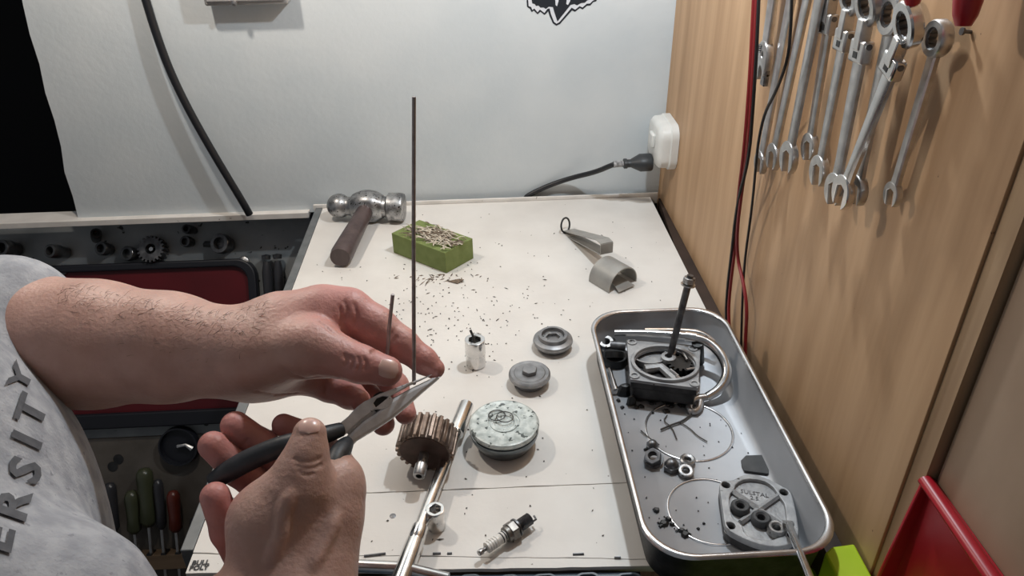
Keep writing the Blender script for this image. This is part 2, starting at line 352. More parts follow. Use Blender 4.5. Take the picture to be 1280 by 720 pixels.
for i in range(9):
    a = 2*math.pi*i/8; cs.append(off(0.0028-0.0030*math.cos(a), B+H-0.002+0.0026*math.sin(a), 0.0425))
mm.loft(cs, False, False); mm.build('rolled_rim', 'tray_rim', TC, angle=80)
TF = 0.0040
for (cu, cv, ru) in ((861, 538, 915), (888, 638, 941)):
    c = bz(cu, cv, TF); e = bz(ru, cv, TF); R = (e-c).length
    MB().ring(R, 0.0016, Matrix.Translation((c.x, c.y, B+0.0035)), 64, 8).build('embossed_ring', 'tray_rim', TC, angle=80)

# ================================================================== TOOLS AND ENGINE PARTS ON THE BENCH
# --- hammer
def make_hammer():
    hl, hr = bz(409, 257, 0.026), bz(505, 259, 0.026)
    ax = hr-hl; ax.z = 0; L = ax.length; ax.normalize()
    t = thing('ball_pein_hammer', 'ball pein hammer with brown handle lying by the white wall', 'hammer', (hl+hr)/2-Vector((0, 0, 0.026)))
    M = frame(hl, ax, (0, 1, 0))
    prof = [(0, 0)]
    for i in range(1, 9):
        a = math.pi*i/11; prof.append((0.0215*math.sin(a), 0.0215*(1-math.cos(a))))
    prof += [(0.0165, 0.0385), (0.0165, 0.043), (0.021, 0.047)]
    MB().lathe(prof+[(0.021, 0.05)], M, 28).build('ball_pein', 'steel_worn', t, angle=50)
    q = MB(); q.loft([[tuple(M @ Vector((p[0]*sx, p[1]*sy, h))) for p in smooth_loop([(0.02, 0.02), (-0.02, 0.02), (-0.02, -0.02), (0.02, -0.02)], 2)] for h, sx, sy in
        ((0.046, 1.0, 1.0), (0.054, 1.15, 1.2), (0.064, 1.25, 1.38), (0.076, 1.25, 1.40), (0.087, 1.2, 1.3), (0.096, 1.0, 1.05), (0.100, 0.95, 0.95))])
    q.build('eye', 'steel_worn', t, angle=60)
    MB().lathe([(0.018, 0.098), (0.018, 0.106), (0.0245, 0.110), (0.0250, L-0.004), (0.0235, L-0.0005), (0.021, L), (0, L)], M, 32).build('striking_face', 'steel_worn', t, angle=40)
    top = M @ Vector((0, 0, 0.072)); end = bz(425, 322, 0.019)
    d = (end-top); pts = [top+d*s for s in (0, 0.1, 0.35, 0.7, 0.93, 1.0)]
    MB().tube(pts, [0.0145, 0.015, 0.0155, 0.0175, 0.0185, 0.0165], 16, flat=0.95).build('handle', 'hammer_wood', t, angle=50)
make_hammer()

# --- green block with shavings
def make_block():
    f, l, r = bz(558, 342), bz(492, 316), bz(592, 323); h = 0.036
    bk = l+(r-f)
    t = thing('green_block', 'olive green rectangular block covered with wood shavings', 'block', f)
    mm = MB(); base = [l, f, r, bk]; mm.add([p+Vector((0, 0, 0.0003)) for p in base]+[p+Vector((0, 0, h)) for p in base], [(3, 2, 1, 0), (4, 5, 6, 7), (0, 1, 5, 4), (1, 2, 6, 5), (2, 3, 7, 6), (3, 0, 4, 7)])
    mm.build('body', 'green_block', t, bevel=0.0008)
    ex, ey = (f-l), (bk-l); e1 = ex.normalized(); e2 = ey.normalized()
    for nm, mt, N_, lab in (('wood_shavings', 'shaving', 150, 'pale curled wood shavings piled on the green block'), ('dark_shavings', 'shaving_dark', 90, 'brown slivers of wood mixed in on the green block')):
        s = MB(); R_ = random.Random(3 if N_ > 100 else 5)
        for i in range(N_):
            c = l+ex*min(.96, max(.06, R_.gauss(.56, .22)))+ey*min(.9, max(.1, R_.gauss(.48, .19))); c.z = B+h+0.0012+R_.random()*0.0035
            a = R_.gauss(0.15, 0.55); d = (e1*math.cos(a)+e2*math.sin(a))*R_.uniform(0.004, 0.013); w = Vector((-d.y, d.x, 0)).normalized()*R_.uniform(.0005, .0012); b_ = Vector((0, 0, R_.uniform(0.0003, 0.003)))
            A = [c-d, c+b_, c+d]
            s.add([p+w for p in A]+[p-w for p in A]+[p-w+Vector((0, 0, .0004)) for p in A]+[p+w+Vector((0, 0, .0004)) for p in A],
                  [(0,1,4,3),(1,2,5,4),(3,4,7,6),(4,5,8,7),(6,7,10,9),(7,8,11,10),(9,10,1,0),(10,11,2,1),(0,3,6,9),(2,11,8,5)])
        tag(s.build(nm, mt), lab, 'shavings', kind='stuff')
make_block()

# --- sheet metal clip
def make_clip():
    a0 = bz(711, 288, 0.002); a1 = bz(754, 300, 0.046); fold = bz(757, 320, 0.0); c0 = bz(760, 350, 0.0)
    t = thing('metal_clip', 'bent grey sheet metal clip with a half round end and wire loop', 'clip', bz(762, 345))
    along = (a1-a0); along.z = 0; along.normalize(); side = Vector((along.y, -along.x, 0)); side = side if side.x > 0 else -side
    w = 0.0105; th = 0.0012
    # strap: rises from the loop to the fold, then turns down to the saddle
    cyl_ax = (bz(786, 360)-bz(757, 343)).normalized(); R = 0.0285
    sad0 = bz(748, 338, 0); sad0.z = B
    p1 = a1.copy(); p2 = a1+along*0.012; low = p2.copy(); low.z = B+R+.001
    q = MB()
    def ribbon(pts, nrm=None):
        for i in range(len(pts)-1):
            a, b = pts[i], pts[i+1]; d = (b-a).normalized(); nn = d.cross(side).normalized()*th
            q.add([a-side*w, a+side*w, b+side*w, b-side*w, a-side*w+nn, a+side*w+nn, b+side*w+nn, b-side*w+nn], [(0,1,2,3),(7,6,5,4),(0,4,5,1),(1,5,6,2),(2,6,7,3),(3,7,4,0)])
    ribbon([a0, a1-along*0.002, p2])
    ribbon([p2, low]); ribbon([low, a0+along*0.02-Vector((0, 0, 0.0005))])
    q.build('strap', 'grey_clip', t, angle=30)
    # half-round saddle, open towards the bench
    cc = bz(752, 343); cc.z = B+0.0015
    cx = cc+along*0.004
    cs = Vector((cyl_ax.y, -cyl_ax.x, 0)); cs = cs if cs.x > 0 else -cs
    s = MB(); n = 20; LL = 0.044
    ang = [math.radians(-8+196*i/n) for i in range(n+1)]
    def sp(a, rr, h): return cx+cyl_ax*h+cs*(rr*math.cos(a))+Vector((0, 0, 0.003+rr*math.sin(a)))
    vs_ = []
    for h in (0, LL):
        for rr in (R, R-0.0016):
            vs_ += [sp(a, rr, h) for a in ang]
    m_ = n+1; fs_ = []
    for i in range(n):
        fs_ += [(i, i+1, 2*m_+i+1, 2*m_+i), (m_+i+1, m_+i, 3*m_+i, 3*m_+i+1), (i+1, i, m_+i, m_+i+1), (2*m_+i, 2*m_+i+1, 3*m_+i+1, 3*m_+i)]
    fs_ += [(0, 2*m_, 3*m_, m_), (n, m_+n, 3*m_+n, 2*m_+n)]
    s.add(vs_, fs_); s.build('saddle', 'grey_clip', t, angle=50)
    # tongue lying inside
    q2 = MB(); g0 = cx+cyl_ax*0.012+Vector((0, 0, 0.010)); g1 = cx+cyl_ax*(LL+0.010)-cs*0.002+Vector((0, 0, 0.0012))
    q2.add([g0-cs*0.006, g0+cs*0.006, g1+cs*0.016, g1-cs*0.016, g0-cs*0.006+Vector((0,0,.0012)), g0+cs*0.006+Vector((0,0,.0012)), g1+cs*0.016+Vector((0,0,.0012)), g1-cs*0.016+Vector((0,0,.0012))], [(0,1,2,3),(7,6,5,4),(0,4,5,1),(1,5,6,2),(2,6,7,3),(3,7,4,0)])
    q2.build('tongue', 'grey_clip', t)
    o = a0+Vector((-0.006, 0.0, 0.010)); MB().ring(0.0125, 0.0016, frame(o, (0.75, -0.62, 0.2)), 28, 8).build('wire_loop', 'rubber_black', t, angle=80)
make_clip()

# --- sockets standing on the bench
def socket_mesh(r, h, point=6, bore=0.66):
    hx = [(r*bore*math.cos(math.pi/3*(i+0.5)), r*bore*math.sin(math.pi/3*(i+0.5))) for i in range(6)]
    out = circ(0, 0, r, 24)
    return shape2d([out, hx], h*0.55, 0.0006)
def make_socket(u, v, r, h, name, label, lean=0.0, drive=None):
    c = bz(u, v); t = thing(name, label, 'socket', c)
    M = Matrix.Translation(c) @ Matrix.Rotation(lean, 4, 'Y')
    MB().lathe([(0, 0.0003), (r*0.92, 0.0003), (r*0.97, 0.001), (r*0.97, h*0.42), (r*0.99, h*0.45), (r, h*0.47)], M, 28).build('body', 'chrome', t)
    MB().mesh(socket_mesh(r, h), M @ Matrix.Translation((0, 0, h*0.45))).build('hex_end', 'chrome', t)
    return t, M
t, M = make_socket(595, 456, 0.0128, 0.040, 'hex_socket', 'chrome socket standing upright beside the round metal caps')
MB().tube([M @ Vector((0.0, 0.0, 0.03)), M @ Vector((-0.002, 0.004, 0.042)), M @ Vector((-0.005, 0.006, 0.050))], 0.0016, 8).build('broken_stub', 'wire_dark', t)
make_socket(546, 659, 0.0092, 0.026, 'hex_socket', 'small chrome socket standing against the sliding bar')

# --- caps
c = bz(691, 434); t = thing('threaded_cap', 'grey metal cap ring with open hex recess, behind the flat cap', 'cap', c); M = Matrix.Translation(c)
MB().lathe([(0, 0.0004), (0.0195, 0.0004), (0.020, 0.003), (0.020, 0.008), (0.0255, 0.0085), (0.0262, 0.011), (0.0255, 0.014), (0.022, 0.0155), (0.0195, 0.016), (0.0185, 0.021), (0.0150, 0.021), (0.0140, 0.012), (0, 0.012)], M, 40).build('body', 'cap_metal', t, angle=30)
MB().mesh(shape2d([circ(0, 0, 0.0142, 30), hexa(0.0095)], 0.005, 0.0004), M @ Matrix.Translation((0, 0, 0.0118))).build('hex_recess', 'steel_worn', t)
c = bz(662, 479); t = thing('threaded_cap', 'flat round grey cap with raised hex boss near the piston', 'cap', c); M = Matrix.Translation(c)
MB().lathe([(0, 0.0004), (0.018, 0.0004), (0.0185, 0.002), (0.0178, 0.003), (0.0185, 0.004), (0.0178, 0.005), (0.0185, 0.006), (0.0185, 0.010), (0.0248, 0.0105), (0.0258, 0.0125), (0.0255, 0.0155), (0.0235, 0.017), (0.0195, 0.0165), (0.0185, 0.0172), (0, 0.0172)], M, 40).build('body', 'cap_metal', t, angle=30)
MB().prism(hexa(0.0098, 0.3), 0.0165, 0.0225, M).build('hex_boss', 'cap_metal', t, bevel=0.001)

# --- piston disc with two wire rings
pt = bz(630, 528, 0.030); c = Vector((pt.x, pt.y, B)); t = thing('piston', 'pale crusted piston with dark skirt lying crown up', 'piston', c); M = Matrix.Translation(c)
PR = (bz(674, 528, 0.030)-pt).length
MB().lathe([(0, 0.0005), (PR*0.72, 0.0005), (PR*0.78, 0.002), (PR*0.95, 0.014), (PR*0.985, 0.0195), (PR*0.985, 0.0225), (PR*0.95, 0.023), (PR*0.95, 0.0245), (PR*0.985, 0.025)], M, 56).build('skirt', 'piston_skirt', t, angle=30)
MB().lathe([(PR*0.9, 0.0248), (PR*0.985, 0.025), (PR, 0.0262), (PR, 0.0285), (PR*0.97, 0.030), (PR*0.93, 0.0306), (PR*0.90, 0.0300), (PR*0.46, 0.0302), (PR*0.445, 0.0294), (PR*0.41, 0.0294), (PR*0.40, 0.0304), (PR*0.30, 0.0306), (PR*0.27, 0.0294), (0, 0.0296)], M, 56).build('crown', 'piston_top', t, angle=30)
for i, (u, v) in enumerate(((621, 519), (631, 521))):
    q = bz(u, v, 0.0318+0.001*i); tag(MB().ring(0.0092, 0.00055, frame(q, (0.05*i, 0.05, 1)), 36, 6).build('wire_ring', 'wire_dark', angle=80), 'thin dark wire ring lying on top of the piston', 'ring', 'pair of wire rings on the piston')

# --- gear on a shaft
def make_gear():
    ax = Vector((-0.16, -0.97, -0.16)).normalized(); R = 0.0315; Wg = 0.030
    c = bz(534, 552, R*1.0); base = Vector((c.x, c.y, B))
    t = thing('pinion_gear', 'rusty brown toothed gear on a short shaft', 'gear', base)
    M = frame(c, ax)
    n = 24; lp = []
    for i in range(n):
        for da, r in ((-0.34, 0.86), (-0.22, 0.99), (0.22, 0.99), (0.34, 0.86)):
            a = 2*math.pi*(i+da)/n; lp.append((R*r*math.cos(a), R*r*math.sin(a)))
    MB().prism(lp, -Wg*0.5, Wg*0.5, M).build('toothed_wheel', 'gear_rust', t, bevel=0.0004, seg=1)
    MB().lathe([(0.004, Wg*0.49), (R*0.84, Wg*0.49), (R*0.82, Wg*0.5+0.001), (R*0.3, Wg*0.5+0.0012), (0.004, Wg*0.5+0.0012)], M, 40).build('web_face', 'gear_face', t)
    MB().lathe([(0.0052, -0.018), (0.0052, 0.030), (0.0066, 0.0305), (0.0066, 0.043), (0.0060, 0.044), (0.0033, 0.044), (0.0033, 0.036), (0, 0.036)], M, 20).build('shaft', 'steel_worn', t, angle=40)
make_gear()

# --- sliding T bar
def make_bar():
    a, b = bz(583, 506, 0.012), bz(508, 706, 0.020); d = (b-a).normalized(); L = (b-a).length
    t = thing('sliding_bar_handle', 'chrome extension bar with cross handle lying over the bench front', 'wrench', Vector((a.x, a.y, B)))
    M = frame(a, d)
    MB().lathe([(0, 0), (0.0075, 0), (0.0088, 0.0015), (0.0092, 0.05), (0.0088, 0.0515), (0.0055, 0.052), (0.0055, 0.0535), (0.0064, 0.0545), (0.0064, L-0.045), (0.0080, L-0.044), (0.0080, L-0.030), (0.0074, L-0.029), (0.0074, L-0.027), (0.0086, L-0.026), (0.0090, L+0.03), (0.0085, L+0.032), (0, L+0.032)], M, 24).build('bar', 'chrome', t, angle=35)
    c = M @ Vector((0, 0, L+0.004)); s0, s1 = bz(428, 706, 0.018), bz(560, 724, 0.018)
    dd = (s1-s0).normalized()
    MB().tube([s0, c-dd*0.001, s1], [0.0058, 0.0058, 0.0058], 14).build('cross_handle', 'chrome', t)
make_bar()

# --- spark plug
def make_plug():
    a, b = bz(598, 692, 0.010), bz(667, 645, 0.010); d = (b-a); L = d.length; d.normalize()
    t = thing('spark_plug', 'used spark plug with ribbed white insulator', 'spark plug', Vector(((a.x+b.x)/2, (a.y+b.y)/2, B)))
    M = frame(a, d); k = L/0.073
    MB().lathe([(0, 0), (0.0026*k, 0), (0.003*k, 0.001*k), (0.003*k, 0.005*k), (0.0022*k, 0.006*k), (0.0022*k, 0.010*k)], M, 14).build('terminal', 'steel_worn', t)
    pr = [(0.0022*k, 0.0095*k), (0.005*k, 0.010*k)]
    for i in range(5): h = 0.0105+0.003*i; pr += [(0.0058*k, h*k), (0.0058*k, (h+0.0018)*k), (0.0050*k, (h+0.0022)*k), (0.0050*k, (h+0.0028)*k)]
    pr += [(0.0056*k, 0.027*k), (0.0056*k, 0.035*k)]
    MB().lathe(pr, M, 20).build('insulator', 'porcelain', t, angle=30)
    for h in (0.0285, 0.0318): MB().lathe([(0.00575*k, h*k), (0.00575*k, (h+0.0014)*k)], M, 16).build('printed_band', 'mark_black', t)
    MB().lathe([(0.0056*k, 0.034*k), (0.0082*k, 0.0352*k), (0.0085*k, 0.039*k), (0.0078*k, 0.0395*k)], M, 20).build('shell_collar', 'plug_hex', t)
    MB().prism(hexa(0.0104*k, 0.25), 0.039*k, 0.048*k, M).build('hex_nut', 'plug_hex', t, bevel=0.0008)
    MB().lathe([(0.0085*k, 0.048*k), (0.0098*k, 0.0485*k), (0.0098*k, 0.0505*k), (0.0068*k, 0.051*k)]+[(q*k, (0.0515+0.00075*i)*k) for i in range(22) for q in ((0.0066 if i % 2 else 0.0059),)]+[(0.005*k, 0.068*k), (0, 0.068*k)], M, 20).build('thread', 'steel_dark', t, angle=25)
    MB().tube([M @ Vector((0.005*k, 0, 0.066*k)), M @ Vector((0.005*k, 0, 0.072*k)), M @ Vector((0.0, 0, 0.0735*k))], 0.0011*k, 6).build('electrode', 'steel_dark', t)
make_plug()

# --- crumbs strewn over the bench
def crumbs():
    for nm, N_, mt, sc, lab, sd in (('metal_crumbs', 330, 'debris', 1.0, 'tiny dark filings and crumbs strewn over the white bench', 1), ('wood_slivers', 60, 'shaving_dark', 1.0, 'short brown slivers lying in front of the green block', 2)):
        s = MB(); R_ = random.Random(sd)
        for i in range(N_):
            if sd == 2: u, v = R_.gauss(545, 22), R_.gauss(347, 5)
            elif i < 210: u, v = R_.gauss(560, 62), R_.gauss(395, 38)
            else: u, v = R_.uniform(395, 830), R_.uniform(262, 690)
            p = bz(u, v, 0.0006)
            if p.x > 0.118 and p.y < 0.82: continue
            if p.x < BX0+.01 or p.x > BX1-.01 or p.y > BY1-.02 or p.y < BY0+.02: continue
            if sd == 2 and v < 343 and u < 590: continue
            a = R_.uniform(0, 6.3); l = R_.uniform(.0007, .0022)*(1 if R_.random() < .82 else 2.2)*(2.4 if sd == 2 else 1); w = R_.uniform(.0006, .0016)
            d = Vector((math.cos(a), math.sin(a), 0)); e = Vector((-d.y, d.x, 0)); hh = Vector((0, 0, R_.uniform(.0004, .0013)))
            s.add([p-d*l, p+e*w, p+d*l*.8, p-e*w*.7, p+hh], [(0,3,2,1),(0,1,4),(1,2,4),(2,3,4),(3,0,4)])
        tag(s.build(nm, mt, angle=10), lab, 'debris', kind='stuff')
crumbs()
# two curled flakes beside the block
p = bz(570, 352, 0.0006); tag(MB().add([p+Vector(q) for q in ((-.012, .001, 0), (.004, .006, 0), (.012, .0, .002), (.002, -.007, .0), (-.012, .001, .0012), (.004, .006, .0012), (.012, 0, .0034), (.002, -.007, .0012))], [(3,2,1,0),(4,5,6,7),(0,1,5,4),(1,2,6,5),(2,3,7,6),(3,0,4,7)]).build('bark_flake', 'shaving_dark'), 'dark flake of bark in front of the green block', 'flake')

# ================================================================== THINGS IN THE STEEL TRAY
def make_housing():
    ht = 0.040
    A, Bq, Cq, D = bz(783, 423, ht), bz(788, 474, ht), bz(873, 485, ht), bz(876, 432, ht)
    cen = (A+Bq+Cq+D)/4
    t = thing('pump_housing', 'square cast aluminium engine housing with open oval chamber in the tray', 'engine part', (cen.x, cen.y, B+TF))
    quad = [A, Bq, Cq, D]
    w2 = lambda p: (p.x, p.y)
    loop = [w2(p) for p in quad]
    # oval chamber
    oc = bz(831, 455, ht); oe = bz(878, 462, ht); on = bz(836, 432, ht)
    ex, ey = (oe-oc), (on-oc)
    oval = lambda k: [(oc.x+ex.x*k*math.cos(a)+ey.x*k*math.sin(a), oc.y+ex.y*k*math.cos(a)+ey.y*k*math.sin(a)) for a in [2*math.pi*i/40 for i in range(40)]]
    T = lambda z: Matrix.Translation((0, 0, B+z))
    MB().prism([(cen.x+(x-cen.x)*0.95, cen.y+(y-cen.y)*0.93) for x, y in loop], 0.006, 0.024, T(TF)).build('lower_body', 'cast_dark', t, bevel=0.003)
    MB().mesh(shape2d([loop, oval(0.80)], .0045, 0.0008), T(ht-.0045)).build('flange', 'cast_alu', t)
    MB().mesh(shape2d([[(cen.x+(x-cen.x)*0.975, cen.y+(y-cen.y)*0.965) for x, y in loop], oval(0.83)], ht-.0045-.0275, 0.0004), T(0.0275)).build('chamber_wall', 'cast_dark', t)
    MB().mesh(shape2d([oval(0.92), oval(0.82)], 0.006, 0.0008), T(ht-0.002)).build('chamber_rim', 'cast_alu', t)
    # rotor pocket, bridge, post
    pk = bz(811, 447, 0.030); MB().lathe([(0.018, 0), (0.020, 0), (0.020, 0.008), (0.018, 0.008)], Matrix.Translation((pk.x, pk.y, B+0.0285)), 32, True, 1.1, 1.0).build('rotor_pocket', 'cast_alu', t)
    MB().lathe([(0, 0), (0.0165, 0), (0.016, 0.0035), (0, 0.004)], Matrix.Translation((pk.x, pk.y, B+0.0285)), 32).build('rotor', 'cast_alu', t)
    a, b = bz(800, 470, 0.034), bz(850, 478, 0.034)
    MB().tube([bz(806, 462, .033), bz(826, 459, .034), bz(846, 476, .033)], [0.006, 0.005, 0.006], 8).build('web', 'cast_alu', t)
    ps = bz(835, 450, 0.034); MB().lathe([(0.0045, 0), (0.0095, 0), (0.009, 0.0095), (0.0075, 0.0105), (0.0045, 0.0105)], Matrix.Translation((ps.x, ps.y, B+0.030)), 24, True).build('post', 'cast_alu', t)
    gd = bz(850, 458, 0.032)
    lp = []
    for i in range(14):
        for da, r in ((-.3, .74), (-.18, 1), (.18, 1), (.3, .74)): lp.append((0.0165*r*math.cos(2*math.pi*(i+da)/14), 0.0165*r*math.sin(2*math.pi*(i+da)/14)))
    MB().prism(lp, 0.027, 0.038, Matrix.Translation((gd.x, gd.y, B))).build('rotor_gear', 'black_oily', t)
    for (u0, v0, u1, v1) in ((842, 444, 846, 436), (854, 441, 859, 450), (858, 462, 868, 460), (845, 470, 852, 474), (838, 462, 848, 470)):
        MB().tube([bz(u0, v0, 0.040), bz(u1, v1, 0.040)], 0.0016, 7).build('spring_clip', 'satin_chrome', t)
    for u, v in ((790, 428), (866, 436), (868, 480), (793, 470)):
        p = bz(u, v, ht); MB().lathe([(0.0035, 0), (0.006, 0), (0.006, 0.003), (0.0035, 0.003)], Matrix.Translation((p.x, p.y, p.z-0.0015)), 18, True).build('bolt_boss', 'cast_alu', t)
    # rough oily feet / gasket remnants along the front
    for (u, v, s) in ((800, 500, .012), (818, 502, .010), (838, 502, .011), (782, 494, .012), (856, 500, .010), (790, 508, .006)):
        p = bz(u, v, TF); MB().lathe([(0, 0), (s, 0), (s*.9, .007), (s*.5, .012), (0, .013)], Matrix.Translation((p.x, p.y+0.004, p.z+0.0002)), 8, sy=.6).build('oily_lug', 'black_oily', t, angle=20)
    MB().tube([bz(768, 440, .02), bz(768, 448, .014)], [0.012, 0.012], 14).build('side_port', 'black_oily', t)
    # studs underneath, resting on the tray
    for u, v in ((800, 440), (862, 445), (800, 478), (858, 485)):
        p = bz(u, v, TF); MB().lathe([(0, 0), (.006, 0), (.006, .008), (0, .008)], Matrix.Translation((p.x, p.y, B+TF)), 12).build('foot', 'cast_dark', t)
make_housing()

# --- long bolt standing in the housing
p0 = bz(837, 447, 0.034); p1 = wy(863, 344, p0.y+0.012)
t = thing('long_bolt', 'long dark threaded rod standing in the engine housing', 'bolt', p0)
d = (p1-p0).normalized(); M = frame(p0, d); L = (p1-p0).length
MB().lathe([(0, 0), (0.0040, 0), (0.0042, 0.002), (0.0042, L-0.01), (0.0038, L)], M, 16).build('rod', 'steel_dark', t)
MB().prism(hexa(0.0075), L-0.010, L-0.003, M).build('nut', 'steel_worn', t, bevel=0.0008)
MB().lathe([(0.003, 0), (0.0085, 0), (0.0085, 0.0016), (0.003, 0.0016)], frame(p0+d*(L-0.013), d), 20, True).build('washer', 'satin_chrome', t)

# --- curved chrome lever
t = thing('bent_chrome_lever', 'bent chrome lever with looped end curving around the engine housing', 'lever', bz(880, 497, TF))
path = [bz(768, 416, .047), bz(800, 416, .048), bz(840, 418, .050), bz(866, 421, .050), bz(884, 426, .048), bz(900, 440, .042), bz(909, 458, .034), bz(908, 474, .026), bz(898, 488, .018), bz(884, 496, .013)]
MB().tube(path, [.0040, .0045, .005, .0055, .0060, .0064, .0064, .0060, .0056, .0052], 14, smooth=2).build('tube', 'chrome', t)
q0, q1 = bz(857, 420, .050), bz(870, 422, .050); MB().tube([q0, q1], 0.0068, 16).build('collar', 'chrome', t)
lo = [bz(884, 496, .013), bz(868, 498, .012), bz(860, 508, .008), bz(865, 516, .007), bz(874, 512, .008), bz(876, 500, .010)]
MB().tube(lo, 0.0042, 10, smooth=2).build('hook', 'satin_chrome', t)
MB().tube([bz(872, 428, .046), bz(873, 452, .010)], 0.0075, 10).build('bracket', 'black_oily', t)
t = thing('chrome_rod', 'straight chrome rod along the back wall of the tray', 'rod', bz(840, 415, TF))
MB().tube([bz(806, 413, .040), bz(850, 413, .040), bz(878, 416, .040), bz(893, 428, .034)], [.0036, .0036, .0042, .0036], 12, smooth=2).build('shank', 'chrome', t)

# --- ring spanner
t = thing('ring_spanner', 'short ring spanner beside the engine housing', 'spanner', bz(757, 429, TF))
e = bz(757, 430, 0.016); MB().lathe([(.0055, 0), (.0095, 0), (.0095, .006), (.0055, .006)], frame(e, (0, -.3, 1)), 20, True).build('ring_end', 'steel_worn', t)
MB().tube([bz(763, 431, 0.019), bz(782, 433, 0.020)], [.0052, .006], 10, flat=.5).build('shank', 'steel_dark', t)
MB().lathe([(0, 0), (.008, 0), (.006, .0145), (0, .0145)], Matrix.Translation(bz(763, 436, TF)), 12).build('rest', 'black_oily', t)
# --- seal, small stud
e = bz(769, 452, TF); tag(MB().lathe([(.007, 0), (.0165, 0), (.0165, .012), (.007, .012)], Matrix.Translation(e), 26, True).build('oil_seal', 'rubber_black', bevel=.001), 'black rubber oil seal left of the engine housing', 'seal')
t = thing('stud_bolt', 'small chrome stud lying along the left wall of the tray', 'bolt', bz(766, 475, TF))
a, b = bz(762, 461, TF+.004), bz(770, 490, TF+.004); d = (b-a); M = frame(a, d); L = d.length
MB().lathe([(0, 0), (.0026, 0), (.0026, L*.5), (.0036, L*.52), (.0036, L*.85), (.005, L*.87), (.005, L), (0, L)], M, 14).build('shank', 'chrome', t)

# --- cast cover plate with crossed ribs
def make_cover():
    g = lambda x, y, h: bz(890+x/6, 580+y/6, h)
    ht = 0.022; T = Matrix.Translation((0, 0, B))
    cen = g(350, 350, ht)
    t = thing('engine_cover', 'cast aluminium cover plate with crossed ribs and corner bolt holes', 'engine part', (cen.x, cen.y, B+TF))
    out = [(52, 150), (80, 118), (150, 125), (205, 92), (275, 70), (385, 92), (500, 150), (585, 195), (610, 260), (640, 400), (655, 550), (600, 598), (490, 625), (350, 603), (200, 540), (98, 478), (78, 320)]
    xy = lambda pts, h: [(g(x, y, h).x, g(x, y, h).y) for x, y in pts]
    O = smooth_loop(xy(out, ht), 2); holes = [(105, 155), (540, 210), (142, 460), (598, 530)]
    hl = [circ(g(x, y, ht).x, g(x, y, ht).y, .0042, 16) for x, y in holes]
    inner = smooth_loop(xy([(180, 145), (255, 108), (380, 120), (450, 160), (490, 215), (520, 262), (548, 300), (560, 400), (560, 470), (520, 540), (440, 575), (330, 560), (250, 530), (220, 440), (160, 420), (135, 330), (130, 230), (170, 190)], ht), 1)
    ins = [(cen.x+(x-cen.x)*.985, cen.y+(y-cen.y)*.985) for x, y in O]
    MB().mesh(shape2d([ins]+hl, .011, .001), T @ Matrix.Translation((0, 0, TF+.0004))).build('base', 'cast_dark', t)
    MB().mesh(shape2d([ins, ]+hl, .003, .0004), T @ Matrix.Translation((0, 0, TF+.0108))).build('floor_web', 'cast_alu', t)
    MB().mesh(shape2d([O, inner]+hl, .008, .001), T @ Matrix.Translation((0, 0, ht-.008))).build('flange', 'cast_alu', t)
    for (a, b) in (((150, 205), (565, 495)), ((500, 240), (215, 440))):
        p, q = g(*a, ht-.003), g(*b, ht-.003); MB().tube([p, q], .0032, 6, flat=1.0).build('rib', 'cast_alu', t)
    ct = g(330, 230, TF+.0142)
    for i, tx in enumerate(('SULSTAL', '2.5')):
        me = text2d(tx, .0070, .0003); c = g(318, 222+i*36, TF+.0140); ang = math.atan2(g(420, 240, .01).y-g(220, 205, .01).y, g(420, 240, .01).x-g(220, 205, .01).x)
        MB().mesh(me, Matrix.Translation(c) @ Matrix.Rotation(ang, 4, 'Z')).build('cast_lettering', 'steel_dark', t)
    z = TF+.0142
    for nm, (x, y), rr, lab, gp, mt in (('rubber_bush', (208, 345), .0092, 'black rubber bush alone in one pocket of the ribbed cover', 'rubber bushes in the cover plate', 'rubber_grey'), ('rubber_bush', (362, 432), .0092, 'black rubber bush next to the metal rimmed bush', 'rubber bushes in the cover plate', 'rubber_grey'), ('metal_bush', (478, 510), .0088, 'shiny metal rimmed bush beside the screwdriver tip', None, 'steel_worn')):
        p = g(x, y, z); M = Matrix.Translation(p)
        tag(MB().lathe([(rr*.42, 0.0002), (rr, 0.0002), (rr, .0055), (rr*.82, .0075), (rr*.6, .0075), (rr*.42, .006)], M, 26, True).build(nm, mt, angle=40), lab, 'bush', gp)
make_cover()

# --- nuts and washers
def nut(u, v, r, h, kind, label, mt, group=None, tilt=None):
    p = bz(u, v, TF+.0003); t = thing(kind, label, 'nut' if 'washer' not in kind else 'washer', p, group); M = Matrix.Translation(p) @ (tilt or Matrix.Identity(4))
    if 'washer' in kind:
        MB().lathe([(r*.48, 0), (r, 0), (r, h), (r*.8, h*1.2), (r*.48, h)], M, 24, True).build('band', mt, t, angle=50)
    else:
        MB().mesh(shape2d([hexa(r, .3), circ(0, 0, r*.5, 16)], h, .0006), M).build('hex_body', mt, t)
        if 'acorn' in kind: MB().lathe([(r*.85, h*.9), (r*.8, h*1.3), (r*.6, h*1.8), (r*.3, h*2.05), (0, h*2.1)], M, 18).build('dome', mt, t)
        else: MB().lathe([(r*.52, -.0004), (r*1.12, -.0004), (r*1.12, h*.15), (r*.52, h*.2)], M, 24, True).build('flange', mt, t)
nut(815, 560, .0072, .005, 'acorn_nut', 'dark domed acorn nut behind the hex nut in the tray', 'steel_dark')
nut(817, 577, .0094, .010, 'hex_nut', 'large black hex nut with threaded hole in the tray', 'steel_dark', tilt=Matrix.Translation((0, 0, .003)) @ Matrix.Rotation(.35, 4, 'X') @ Matrix.Rotation(-.3, 4, 'Y'))
nut(839, 586, .0088, .006, 'acorn_nut', 'dark acorn nut with bright worn flat beside the washers', 'steel_dark')
nut(859, 578, .0082, .005, 'thick_washer', 'thick steel washer further from the ribbed cover plate', 'steel_worn')
